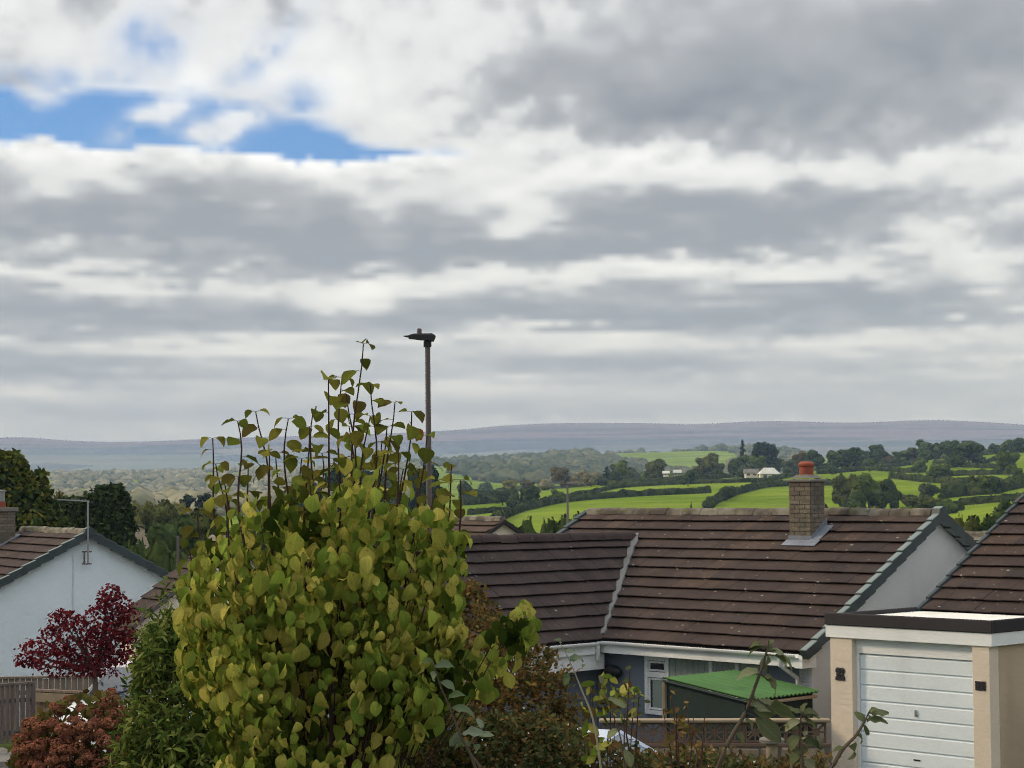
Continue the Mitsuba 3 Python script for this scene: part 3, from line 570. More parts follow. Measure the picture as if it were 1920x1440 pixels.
def roof(parent, holder, o, U, V, poly, w, g, mats, most=300, seed=0, visible=None):
    "tiles over a polygon of the plane (u along the eave, v up the slope)"
    U, V = unit(U), unit(V); N = np.cross(U, V); poly = Polygon(poly); rg = np.random.default_rng(seed)
    x0, y0, x1, y1 = poly.bounds; key = (round(w, 4), round(g, 4))
    if key not in UNIT_TILE: UNIT_TILE[key] = mikit.ply(tile_mesh(w, g))
    tiles = []
    n, r = int((x1 - x0) / w) + 2, int((y1 - y0) / g) + 1
    for j in range(r):
        for i in range(n):
            u, v = x0 + i * w + (.5 * w if False else 0), y0 + j * g
            cell = sbox(u, v, u + w, v + g).intersection(poly)
            if cell.area < .004: continue
            tiles.append((u, v, cell, cell.area > .985 * w * g))
    rest = []; UVs = np.array([[t[0], t[1]] for t in tiles]); CL = meshkit.fbm(np.stack([UVs[:, 0] * .45 + seed * 3, UVs[:, 1] * .5, UVs[:, 0] * 0 + seed * 1.3], 1), 3, 4); SG = meshkit.fbm(np.stack([UVs[:, 0] * .3, UVs[:, 1] * .3, UVs[:, 0] * 0 + seed * 2.3], 1), 3, 4) - .5
    for k, (u, v, cell, full) in enumerate(tiles):
        M = frame(o + U * u + V * (v + rg.normal(0, .004)) + N * (rg.uniform(-.003, .004) + .012 * SG[k]), U, V, N)
        M[:3, :3] = M[:3, :3] @ trimesh.transformations.rotation_matrix(rg.normal(0, .004), [0, 0, 1])[:3, :3]
        cl = CL[k]; b = mats[2] if cl > .66 and rg.random() < .6 else mats[1] if rg.random() < .15 else mats[0]
        if full: ms = UNIT_TILE[key]
        else:
            c = Polygon([(x - u, y - v) for x, y in cell.exterior.coords])
            c = c.union(Polygon([(x - u, min(y - v + .14 * g, g * 1.14)) for x, y in cell.exterior.coords])) if cell.bounds[3] < y1 - .01 else c
            c = c if c.geom_type == 'Polygon' else max(c.geoms, key=lambda q: q.area)
            ms = tile_mesh(w, g, c)
        if k < most and (visible is None or visible(u, v)): part(holder, 'tile', ms, b, to=M)
        else: rest.append(moved(tile_mesh(w, g) if full else ms, M))
    if rest: part(holder, 'far_tiles', cat(rest), mats[0], kind='stuff')
def fbm_np(x, y, s): return float(meshkit.fbm(np.array([x, y, s * 1.3]), 3, 4))
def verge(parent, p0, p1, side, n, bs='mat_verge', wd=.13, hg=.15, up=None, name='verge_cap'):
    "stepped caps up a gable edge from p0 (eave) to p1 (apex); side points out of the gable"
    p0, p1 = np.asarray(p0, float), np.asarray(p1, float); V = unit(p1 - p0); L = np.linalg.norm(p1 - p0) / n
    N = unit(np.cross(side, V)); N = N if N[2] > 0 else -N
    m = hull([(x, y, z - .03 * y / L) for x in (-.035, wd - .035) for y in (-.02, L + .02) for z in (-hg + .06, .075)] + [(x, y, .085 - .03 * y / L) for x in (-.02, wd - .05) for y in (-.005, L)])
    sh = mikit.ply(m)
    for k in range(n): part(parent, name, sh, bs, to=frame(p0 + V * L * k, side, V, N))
def ridge_tiles(parent, p0, p1, bs='mat_ridge', step=.42, r=.09):
    p0, p1 = np.asarray(p0, float), np.asarray(p1, float); U = unit(p1 - p0); L = np.linalg.norm(p1 - p0); n = max(2, int(L / step)); s = L / n
    side = unit(np.cross(EZ, U)); rg = np.random.default_rng(n)
    prof = [(-r * 1.25, -.06), (-r, .015), (-r * .55, r * .62), (0, r * .8), (r * .55, r * .62), (r, .015), (r * 1.25, -.06)]
    m = hull([(x, y, z) for x in (.006, s - .006) for y, z in prof]); sh = mikit.ply(m, None, 50)
    for k in range(n): part(parent, 'ridge_tile', sh, bs, to=frame(p0 + U * s * k + EZ * rg.normal(.012, .006), U, side, EZ))
def bricks(holder, lo, hi, courses, per, bs='mat_brick', seed=1, name='brick'):
    "brickwork on the four faces of an upright box, in the frame of M"
    rg = np.random.default_rng(seed); out = []
    hx, hy = hi[0] - lo[0], hi[1] - lo[1]; ch = (hi[2] - lo[2]) / courses
    sh = {}
    for c in range(courses):
        z = lo[2] + c * ch
        for f in range(4):
            L = hx if f % 2 == 0 else hy; n = per; bw = L / n; off = bw / 2 if (c + f) % 2 else 0
            e = [0] + [x for x in np.arange(off if off else bw, L - .02, bw)] + [L]
            for a, b in zip(e[:-1], e[1:]):
                if b - a < .03: continue
                g = .006
                bb = [a + g, b - g]; d = rg.uniform(-.003, .006)
                if f == 0: l, h = (lo[0] + bb[0], lo[1] - .012 - d, z + g), (lo[0] + bb[1], lo[1] + .04, z + ch - g)
                elif f == 2: l, h = (lo[0] + bb[0], hi[1] - .04, z + g), (lo[0] + bb[1], hi[1] + .012 + d, z + ch - g)
                elif f == 1: l, h = (hi[0] - .04, lo[1] + bb[0], z + g), (hi[0] + .012 + d, lo[1] + bb[1], z + ch - g)
                else: l, h = (lo[0] - .012 - d, lo[1] + bb[0], z + g), (lo[0] + .04, lo[1] + bb[1], z + ch - g)
                out.append((f, l, h))
    return out
def chimney_bricks(holder, M, lo, hi, courses, per, seen=(0, 1), most=300, seed=1):
    rest = []
    for f, l, h in bricks(holder, lo, hi, courses, per, seed=seed):
        m = bx(l, h)
        if f in seen and most > 0: part(holder, 'brick', m, 'mat_brick', to=M); most -= 1
        else: rest.append(moved(m, M))
    if rest: part(holder, 'hidden_bricks', cat(rest), 'mat_brick', kind='stuff')

# ---------------------------------------------------------------- the brown-roofed bungalow
AZ = math.radians(44)
EX, EY = np.array([math.sin(AZ), -math.cos(AZ), 0]), np.array([math.cos(AZ), math.sin(AZ), 0])
APEX = at(1760, 965, 33.5)
EAVE = on_plane(1508, 1226, APEX, EX)
HW, HH = -(EAVE - APEX) @ EY, APEX[2] - EAVE[2]
LEN = 8.47
PITCH = math.atan2(HH, HW); SL = math.hypot(HW, HH)
VF = EY * math.cos(PITCH) + EZ * math.sin(PITCH)
O = APEX - EX * LEN - EY * HW - EZ * HH                        # left end of the front eave
NF = np.cross(EX, VF)
def loc(p): q = np.asarray(p) - O; return np.array([q @ EX, q @ EY, q[2]])
def G(x, y, z): return O + EX * x + EY * y + EZ * z            # house frame: along the eave, into the house, up from the eave
GZ = -2.30                                                      # ground below the eave
bung = thing('bungalow', 'long bungalow with brown tiled L-shaped roof, grey gable and brick chimney', 'house')
HB = frame(O, EX, EY, EZ)
B2 = HW * 2
wall_in = .32
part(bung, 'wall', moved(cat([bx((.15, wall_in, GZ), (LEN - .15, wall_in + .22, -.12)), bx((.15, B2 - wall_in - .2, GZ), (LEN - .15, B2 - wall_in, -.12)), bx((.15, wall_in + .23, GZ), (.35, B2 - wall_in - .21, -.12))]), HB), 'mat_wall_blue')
gp = [(wall_in, GZ), (B2 - wall_in, GZ), (B2 - wall_in, HH * wall_in / HW - .06), (HW, HH - .06), (wall_in, HH * wall_in / HW - .06)]
part(bung, 'gable_wall', prism(gp, -.25, 0, G(LEN - .10, 0, 0), EY, EZ, EX), 'mat_gable_grey', label='plain grey rendered gable end')
deck = part(bung, 'roof', moved(cat([prism([(0, 0), (LEN - .02, 0), (LEN - .02, SL), (0, SL)], -.06, -.012, O, EX, VF, NF),
      prism([(0, 0), (LEN - .02, 0), (LEN - .02, SL), (0, SL)], -.06, -.012, G(LEN - .02, B2, 0), -EX, -EY * math.cos(PITCH) + EZ * math.sin(PITCH), np.cross(-EX, -EY * math.cos(PITCH) + EZ * math.sin(PITCH)))]), np.eye(4)), 'mat_deck')
V_top, V_bot = loc(on_plane(1190, 1008, APEX, NF)), loc(on_plane(1131, 1189, APEX, NF))
sv = lambda p: p[1] / math.cos(PITCH)
wx = V_top[0]                                                   # the wing's ridge
WE = V_bot[0] + .12                                             # the wing's right eave
tw = (V_top[2] - V_bot[2]) / (V_bot[0] - wx)
Wz0 = V_top[2] - tw * (WE - wx)
WL = 5.3
main_poly = Polygon([(0, 0), (LEN, 0), (LEN, SL), (0, SL)]).difference(Polygon([(2 * wx - V_bot[0] - 1, -1), (V_bot[0] - .03, -1), (V_bot[0] - .02, sv(V_bot)), (wx, sv(V_top)), (2 * wx - V_bot[0], sv(V_bot))]))
main_poly = main_poly if main_poly.geom_type == 'Polygon' else max(main_poly.geoms, key=lambda q: q.area)
roof(bung, deck, O, EX, VF, list(main_poly.exterior.coords), .335, SL / 13.0, ('mat_tile', 'mat_tile_dark', 'mat_tile_warm'), 300, 3)
roof(bung, deck, G(LEN, B2, 0), -EX, -EY * math.cos(PITCH) + EZ * math.sin(PITCH), [(0, 0), (LEN, 0), (LEN, SL), (0, SL)], .335, SL / 13.0, ('mat_tile', 'mat_tile_dark', 'mat_tile_warm'), 0, 4)
ridge_tiles(deck, G(.02, HW, HH + .03), G(LEN - .1, HW, HH + .03))
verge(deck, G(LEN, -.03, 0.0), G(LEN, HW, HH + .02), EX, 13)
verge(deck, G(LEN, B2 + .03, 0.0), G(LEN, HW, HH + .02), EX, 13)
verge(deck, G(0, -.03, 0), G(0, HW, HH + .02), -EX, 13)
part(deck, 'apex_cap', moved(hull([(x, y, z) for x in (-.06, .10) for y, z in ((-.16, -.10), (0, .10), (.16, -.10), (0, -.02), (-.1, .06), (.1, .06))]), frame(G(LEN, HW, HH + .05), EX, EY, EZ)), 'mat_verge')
# eaves
def gutter(parent, p0, p1, out, r=.062, fasc=.21, soff=.30, name='gutter'):
    U = unit(np.asarray(p1) - p0); L = np.linalg.norm(np.asarray(p1) - p0)
    prof = [(-r * math.cos(t), -r * math.sin(t)) for t in np.linspace(0, math.pi, 9)] + [((r - .008) * math.cos(t), -(r - .008) * math.sin(t)) for t in np.linspace(0, math.pi, 9)]
    M_ = frame(p0 + out * (r * .8) - EZ * .01, out, EZ, np.cross(out, EZ)); s = 1 if np.cross(out, EZ) @ U > 0 else -1
    part(parent, name, moved(trimesh.creation.extrude_polygon(Polygon(prof), L, engine='earcut'), frame(p0 + out * r * .75 - EZ * .005 - (0 if s > 0 else 1) * 0 + (U * 0 if s > 0 else U * L), out, EZ, np.cross(out, EZ))), 'mat_white_paint', 40)
    part(parent, 'fascia', moved(bx((0, -.028, -fasc), (L, -.002, -.012)), frame(p0, U, out, EZ) if abs(np.linalg.det(np.array([U, out, EZ])) - 1) < .1 else frame(p0 + U * L, -U, out, EZ)), 'mat_white_paint')
    part(parent, 'soffit', moved(bx((0, -soff, -fasc + .004), (L, -.03, -fasc + .016)), frame(p0, U, out, EZ) if abs(np.linalg.det(np.array([U, out, EZ])) - 1) < .1 else frame(p0 + U * L, -U, out, EZ)), 'mat_white_paint')
gutter(bung, G(V_bot[0] - .25, -.02, -.01), G(LEN - .10, -.02, -.01), -EY)
part(bung, 'box_end', moved(bx((LEN - .18, -.03, -.235), (LEN - .02, .34, -.03)), HB), 'mat_white_paint')
part(bung, 'downpipe', cat([tube([G(LEN - .45, -.06, -.07), G(LEN - .45, -.06, -.20), G(LEN - .32, .22, -.42), G(LEN - .32, .24, -.55), G(LEN - .32, .24, GZ)], .036, 8)]), 'mat_gable_grey', 40)
# wing towards the street
wing_d = math.hypot(WE - wx, V_top[2] - Wz0); WU, WV = EY, unit(-EX * (WE - wx) + EZ * (V_top[2] - Wz0))
WN = np.cross(WU, WV)
wy0, wy1 = -WL, V_top[1]
wo = G(WE, 0, Wz0)
wdeck = part(bung, 'wing_roof', cat([prism([(wy0, 0), (V_bot[1] + .08, 0), (wy1, wing_d), (wy0, wing_d)], -.06, -.012, wo, WU, WV, WN),
     prism([(-wy1, wing_d), (-V_bot[1], 0), (-wy0, 0), (-wy0, wing_d)], -.06, -.012, G(2 * wx - WE, 0, Wz0), -WU, unit(EX * (WE - wx) + EZ * (V_top[2] - Wz0)), np.cross(-WU, unit(EX * (WE - wx) + EZ * (V_top[2] - Wz0))))]), 'mat_deck')
roof(bung, wdeck, wo, WU, WV, [(wy0, 0), (V_bot[1] + .02, 0), (wy1 - .02, wing_d), (wy0, wing_d)], .30, wing_d / 9.0, ('mat_tile_wing', 'mat_tile_dark', 'mat_tile_wing'), 300, 8)
ridge_tiles(wdeck, G(wx, wy0, V_top[2] + .025), G(wx, wy1 - .06, V_top[2] + .025), 'mat_tile_wing', .45, .11)
va, vb = G(*V_top) + EZ * .06, G(V_bot[0], V_bot[1] - .12, V_bot[2] - .06) + EZ * .05
vv = unit(vb - va); vs = unit(np.cross(NF, vv)); rgv = np.random.default_rng(3)
vn = np.cross(vv, vs) if np.cross(vv, vs)[2] > 0 else np.cross(vs, vv)
Lv = np.linalg.norm(vb - va); ks = np.linspace(0, Lv, 26)
edge = [(s, .105 + rgv.uniform(-.018, .03)) for s in ks] + [(s, -.06 - rgv.uniform(-.018, .03)) for s in ks[::-1]]
part(bung, 'valley_mortar', prism(edge, -.03, .022, va, vv, np.cross(vn, vv), vn), 'mat_valley', label='grey mortared valley strip between the two brown roofs')
gutter(bung, G(WE + .02, V_bot[1] - .35, Wz0 - .01), G(WE + .02, wy0, Wz0 - .01), EX, name='wing_gutter')
part(bung, 'wing_fascia', moved(bx((WE - .10, wy0, Wz0 - .50), (WE - .05, V_bot[1] - .05, Wz0 - .225)), HB), 'mat_white_paint')
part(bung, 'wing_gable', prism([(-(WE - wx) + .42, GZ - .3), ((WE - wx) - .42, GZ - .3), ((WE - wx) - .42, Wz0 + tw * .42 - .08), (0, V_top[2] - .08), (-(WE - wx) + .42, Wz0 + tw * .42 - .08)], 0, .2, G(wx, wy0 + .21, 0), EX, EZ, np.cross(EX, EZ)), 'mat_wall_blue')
part(bung, 'rain_pipe', tube([G(WE + .02, V_bot[1] - .30, Wz0 - .02), G(WE + .03, V_bot[1] - .30, Wz0 - .20), G(WE - .02, V_bot[1] - .25, Wz0 - .32)], .04, 8), 'mat_white_paint', 40)
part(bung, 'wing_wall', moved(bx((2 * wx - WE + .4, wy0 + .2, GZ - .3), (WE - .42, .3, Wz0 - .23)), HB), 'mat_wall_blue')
part(bung, 'porch_post', moved(bx((WE - .36, -2.4, GZ), (WE - .24, -2.2, Wz0 - .24)), HB), 'mat_block')
# chimney
c0, c1 = loc(on_plane(1489, 1010, APEX, NF)), loc(on_plane(1521, 1018, APEX, NF))
cw, cd = c1[0] - c0[0], .40
ctop = loc(on_plane(1521, 898, G(*c1), EY))[2]
cx, cy = c1[0], c1[1]
HC = frame(G(cx, cy, 0), EX, EY, EZ)
lo_c, hi_c = (-cw, 0, c1[2] - .12), (0, cd, ctop - .056)
chim = part(bung, 'chimney', moved(bx(lo_c, hi_c), HC), 'mat_mortar')
chimney_bricks(chim, HC, lo_c, hi_c, 15, 2, seed=5)
part(chim, 'cap_slab', moved(bx((-cw - .05, -.05, ctop - .055), (.05, cd + .05, ctop - .005), .012), HC), 'mat_concrete')
part(chim, 'flaunching', moved(hull([(-cw + .02, .02, ctop + .018), (-.02, .02, ctop + .018), (-.02, cd - .02, ctop + .018), (-cw + .02, cd - .02, ctop + .018), (-cw / 2 - .13, cd / 2 - .13, ctop + .08), (-cw / 2 + .13, cd / 2 - .13, ctop + .08), (-cw / 2 + .13, cd / 2 + .13, ctop + .08), (-cw / 2 - .13, cd / 2 + .13, ctop + .08)]), HC), 'mat_concrete')
pot = trimesh.creation.revolve([(0.0, 0), (.135, 0), (.128, .10), (.122, .17), (.150, .185), (.150, .215), (.105, .225), (.100, .05), (0, .05)], sections=20)
part(chim, 'pot', moved(pot, HC @ frame((-cw / 2, cd / 2, ctop + .055), [1, 0, 0], [0, 1, 0], [0, 0, 1])), 'mat_terracotta', 35)
part(chim, 'pot_cowl', moved(trimesh.creation.revolve([(0, .04), (.10, .03), (.14, .0), (.145, -.012), (0, -.012)], sections=20), HC @ frame((-cw / 2, cd / 2, ctop + .285), [1, 0, 0], [0, 1, 0], [0, 0, 1])), 'mat_terracotta', 35)
lead = cat([moved(bx((-cw - .05, -.20, -.0), (.22, 0.0, .012)), frame(G(cx, cy, c1[2]) + NF * .055, EX, VF, NF)), moved(bx((.0, -.1, 0), (.20, cd / math.cos(PITCH) + .05, .012)), frame(G(cx, cy, c1[2]) + NF * .058, EX, VF, NF)),
            moved(bx((-cw - .022, -.022, c1[2] - .05), (.022, -.014, c1[2] + .13)), HC), moved(prism([(0, c1[2] - .05), (cd + .05, c1[2] + .25), (cd + .05, c1[2] + .45), (.0, c1[2] + .13)], .014, .024, (0, 0, 0), [0, 1, 0], [0, 0, 1], [1, 0, 0]), HC)])
part(chim, 'lead_flashing', lead, 'mat_lead')
# front window, panels
wz = wall_in - .005
def rect_px(a, b, y):  # corners on the front wall plane from two pixels
    p0, p1 = loc(on_plane(*a, G(0, y, 0), EY)), loc(on_plane(*b, G(0, y, 0), EY)); return p0[0], p0[2], p1[0], p1[2]
x0, z1, _, _ = rect_px((1212, 1229), (1212, 1229), wall_in); x1, z0, _, _ = rect_px((1258, 1342), (1258, 1342), wall_in)
win = part(bung, 'window', moved(cat([bx((x0, wz - .05, z0), (x0 + .07, wz + .02, z1)), bx((x1 - .07, wz - .05, z0), (x1, wz + .02, z1)), bx((x0 + .07, wz - .05, z1 - .07), (x1 - .07, wz + .02, z1)), bx((x0 + .07, wz - .05, z0), (x1 - .07, wz + .02, z0 + .07)), bx((x0 + .07, wz - .06, z1 - .36), (x1 - .07, wz + .02, z1 - .27))]), HB), 'mat_white_paint', label='narrow white framed window')
for a_, b_ in ((z1 - .27, z1 - .07), (z0 + .07, z1 - .36)):
    part(win, 'pane', ([G(x0 + .07, wz - .024, a_), G(x1 - .07, wz - .024, a_), G(x1 - .07, wz - .024, b_), G(x0 + .07, wz - .024, b_)], [[0, 1, 2], [0, 2, 3]]), 'mat_pane')
    part(win, 'dark_room_sheet', moved(bx((x0 + .071, wz - .006, a_ + .001), (x1 - .071, wz - .002, b_ - .001)), HB), 'mat_room_dark')  # dark sheet on the solid wall, the unlit room painted as its colour
for a_, b_ in ((z0 + .085, z1 - .375), (z1 - .255, z1 - .085)):
    m = trimesh.creation.extrude_polygon(sbox(x0 + .08, a_, x1 - .08, b_).difference(sbox(x0 + .115, a_ + .03, x1 - .115, b_ - .03)), .02, engine='earcut'); m.apply_transform(np.array([[1, 0, 0, 0], [0, 0, -1, wz - .014], [0, 1, 0, 0], [0, 0, 0, 1.0]])); part(win, 'inner_frame', moved(m, HB), 'mat_white_paint')
part(win, 'curtain', moved(bx((x0 + .16, wz - .016, z0 + .072), (x1 - .075, wz - .009, z1 - .362)), HB), 'mat_curtain')
xb = rect_px((1440, 1270), (1440, 1270), wall_in)[0]
big = part(bung, 'wide_window', moved(bx((x1 + .01, wz - .02, z0 + .25), (xb, wz - .005, z1 + .02)), HB), 'mat_curtain', label='wide window with pale green blind')
n_b = 16
for k in range(n_b):
    a = x1 + .02 + (xb - x1 - .03) * k / n_b; part(big, 'slat', moved(bx((a, wz - .034, z0 + .26), (a + (xb - x1) / n_b - .012, wz - .021, z1 + .01)), HB), 'mat_curtain')
for px_ in (1336, 1385):
    a = rect_px((px_, 1250), (px_, 1250), wall_in)[0]; part(big, 'mullion', moved(bx((a - .03, wz - .06, z0 + .25), (a + .035, wz - .036, z1 - .0)), HB), 'mat_white_paint')
pb = on_plane(1146, 1259, G(0, wall_in - .12, 0), EY)
tub = thing('wall_planter', 'black rounded planter fixed to the blue-grey bungalow wall left of the narrow window', 'planter')
part(tub, 'bowl', moved(blob(1, 3, .05, 1.5, 3, (.24, .11, .12)), frame(pb, EX, EY, EZ)), 'mat_black', True)
part(tub, 'bracket', moved(bx((-.02, 0, -.02), (.02, .13, .02)), frame(pb, EX, EY, EZ)), 'mat_black')

# ---------------------------------------------------------------- garage
GC = at(1858, 1190, 27.5)                                          # right front corner of the fascia
gar = thing('garage', 'cream flat-roofed garage with white up-and-over door and dark felt roof edge', 'garage')
GM = frame(GC, EX, EY, EZ)
def gl(px, py): q = on_plane(px, py, GC, EY) - GC; return q @ EX, q[2]
gx0 = gl(1553, 1195)[0]; ft, fb_ = gl(1860, 1188)[1], gl(1858, 1212)[1]; tt = gl(1862, 1170)[1]
pl1 = gl(1598, 1240)[0]; pr0 = gl(1823, 1260)[0]; dtop = gl(1700, 1208)[1]
DEP = 2.9; gzb = zat(GC[0], GC[1]) - GC[2] - .3
dh = fb_ - 2.18
part(gar, 'fascia', moved(cat([bx((gx0, -.03, fb_), (0, -.006, ft)), bx((0.002, -.03, fb_), (.026, DEP, ft)), bx((gx0 - .026, -.03, fb_), (gx0 - .002, DEP, ft))]), GM), 'mat_white_paint')
part(gar, 'felt_edge', moved(cat([bx((gx0 - .03, -.06, ft + .004), (.05, .02, tt + .05), .012), bx((-.03, .022, ft + .004), (.05, DEP, tt + .048), .012), bx((gx0 - .03, .022, ft + .004), (gx0 + .05, DEP, tt + .03), .012)]), GM), 'mat_felt')
part(gar, 'flat_roof', moved(bx((gx0 + .052, .022, ft), (-.032, DEP, tt - .035)), GM), 'mat_flat_roof')
part(gar, 'left_pillar', moved(bx((gx0 + .03, .0, gzb), (pl1, .24, fb_ + .02), .008), GM), 'mat_cream')
part(gar, 'right_pillar', moved(bx((pr0, .0, gzb), (-.03, .24, fb_ + .02), .008), GM), 'mat_cream')
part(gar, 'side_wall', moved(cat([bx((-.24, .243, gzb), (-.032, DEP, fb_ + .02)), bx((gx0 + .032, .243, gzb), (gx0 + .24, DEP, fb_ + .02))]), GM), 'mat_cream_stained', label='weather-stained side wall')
lh = fb_ - gl(1700, 1233)[1]
part(gar, 'door_head', moved(bx((pl1 + .002, .10, fb_ - lh + .012), (pr0 - .002, .14, fb_ + .01)), GM), 'mat_white_paint')
part(gar, 'door_frame', moved(cat([bx((pl1 + .002, .10, gzb), (pl1 + .05, .16, fb_ - lh + .01)), bx((pr0 - .05, .10, gzb), (pr0 - .002, .16, fb_ - lh + .01)), bx((pl1 + .052, .17, gzb), (pr0 - .052, .2, fb_))]), GM), 'mat_white_paint')
door = part(gar, 'door', moved(bx((pl1 + .055, .148, gzb + .05), (pr0 - .055, .165, fb_ - lh - .005)), GM), 'mat_door_white')
zt = fb_ - lh - .012; ph = .232
for k in range(9):
    z1_, z0_ = zt - k * ph, zt - (k + 1) * ph + .012
    m = hull([(x, y, z) for x in (pl1 + .058, pr0 - .058) for y, z in ((.146, z1_ - .002), (.146, z0_), (.128, z1_ - .016), (.122, z0_ + .012), (.134, z1_ - .004), (.134, z0_ + .003))])
    part(door, 'panel', moved(m, GM), 'mat_door_white')
xm = (pl1 + pr0) / 2
part(door, 'handle', moved(cat([bx((xm - .012, .09, zt - 3.72 * ph), (xm + .012, .115, zt - 3.28 * ph), .005), bx((xm - .03, .112, zt - 3.68 * ph), (xm + .03, .124, zt - 3.56 * ph), .004)]), GM), 'mat_metal')
part(door, 'letter_plate', moved(bx((xm - .06, .112, zt - 6.52 * ph), (xm + .06, .122, zt - 6.42 * ph), .003), GM), 'mat_black')
# dark ornaments
q = gl(1576, 1263); orn = []
for sx in (-1, 1):
    orn += [moved(blob(1, 2, .12, 2, 5 + sx, (.045, .012, .05)), frame((q[0] + sx * .042, -.012, q[1] + .045), [1, 0, 0], [0, 1, 0], [0, 0, 1])), moved(blob(1, 2, .12, 2, 9 + sx, (.035, .012, .032)), frame((q[0] + sx * .036, -.014, q[1] - .012), [1, 0, 0], [0, 1, 0], [0, 0, 1]))]
orn += [bx((q[0] - .01, -.03, q[1] - .05), (q[0] + .01, -.004, q[1] + .085), .003), bx((q[0] - .085, -.022, q[1] - .10), (q[0] + .085, -.002, q[1] - .04), .004)]
pq = thing('wall_ornament', 'small black butterfly-shaped plaque on the left cream pillar of the garage', 'wall plaque')
scene[pq] = mikit.ply(moved(cat(orn), GM), 'mat_lamp_black')
q = gl(1839, 1286)
pq = thing('wall_sign', 'small dark square plate on the right cream pillar of the garage', 'wall plaque')
part(pq, 'plate', moved(bx((q[0] - .085, -.018, q[1] - .065), (q[0] + .085, -.002, q[1] + .065), .004), GM), 'mat_lamp_black')
part(pq, 'relief', moved(cat([bx((q[0] - .05, -.024, q[1] - .02), (q[0] - .01, -.019, q[1] + .03)), bx((q[0] + .01, -.024, q[1] - .03), (q[0] + .055, -.019, q[1] + .015))]), GM), 'mat_felt')

# ---------------------------------------------------------------- roof of the house on the right
rh = thing('brick_house', 'brown tiled roof rising behind the garage at the right edge, pale edged verge', 'house')
labels[rh]['label'] = 'brown tiled house roof rising behind the flat garage roof at the right edge'
RO = at(1725, 1147, 31.2); rp = math.atan(.567)
RV = EY * math.cos(rp) + EZ * math.sin(rp); RN = np.cross(EX, RV); RS, RLn = .345 * 14, 5.2
rd = part(rh, 'roof', prism([(.02, 0), (RLn, 0), (RLn, RS), (.02, RS)], -.08, -.012, RO, EX, RV, RN), 'mat_deck')
roof(rh, rd, RO, EX, RV, [(0, 0), (RLn, 0), (RLn, RS), (0, RS)], .335, .345, ('mat_tile', 'mat_tile_dark', 'mat_tile_warm'), 300, 12)
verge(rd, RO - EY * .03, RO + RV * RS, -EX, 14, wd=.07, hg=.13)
part(rd, 'eave_board', moved(bx((-.03, -.05, -.16), (RLn, -.02, -.02)), frame(RO, EX, EY, EZ)), 'mat_black')
part(rh, 'wall', moved(bx((.15, .35, -2.6), (RLn, 6.5, -.05)), frame(RO, EX, EY, EZ)), 'mat_cream_stained')
part(rh, 'gable_wall', prism([(.35, -2.6), (7.6, -2.6), (7.6, .1), (RS * math.cos(rp), RS * math.sin(rp) - .15), (.35, .12)], 0, .2, RO + EX * .1, EY, EZ, EX), 'mat_gable_grey')
part(rd, 'back_slope', prism([(0, 0), (RLn, 0), (RLn, RS), (0, RS)], -.05, .03, RO + EX * RLn + EY * 2 * RS * math.cos(rp), -EX, -EY * math.cos(rp) + EZ * math.sin(rp), np.cross(-EX, -EY * math.cos(rp) + EZ * math.sin(rp))), 'mat_tile')

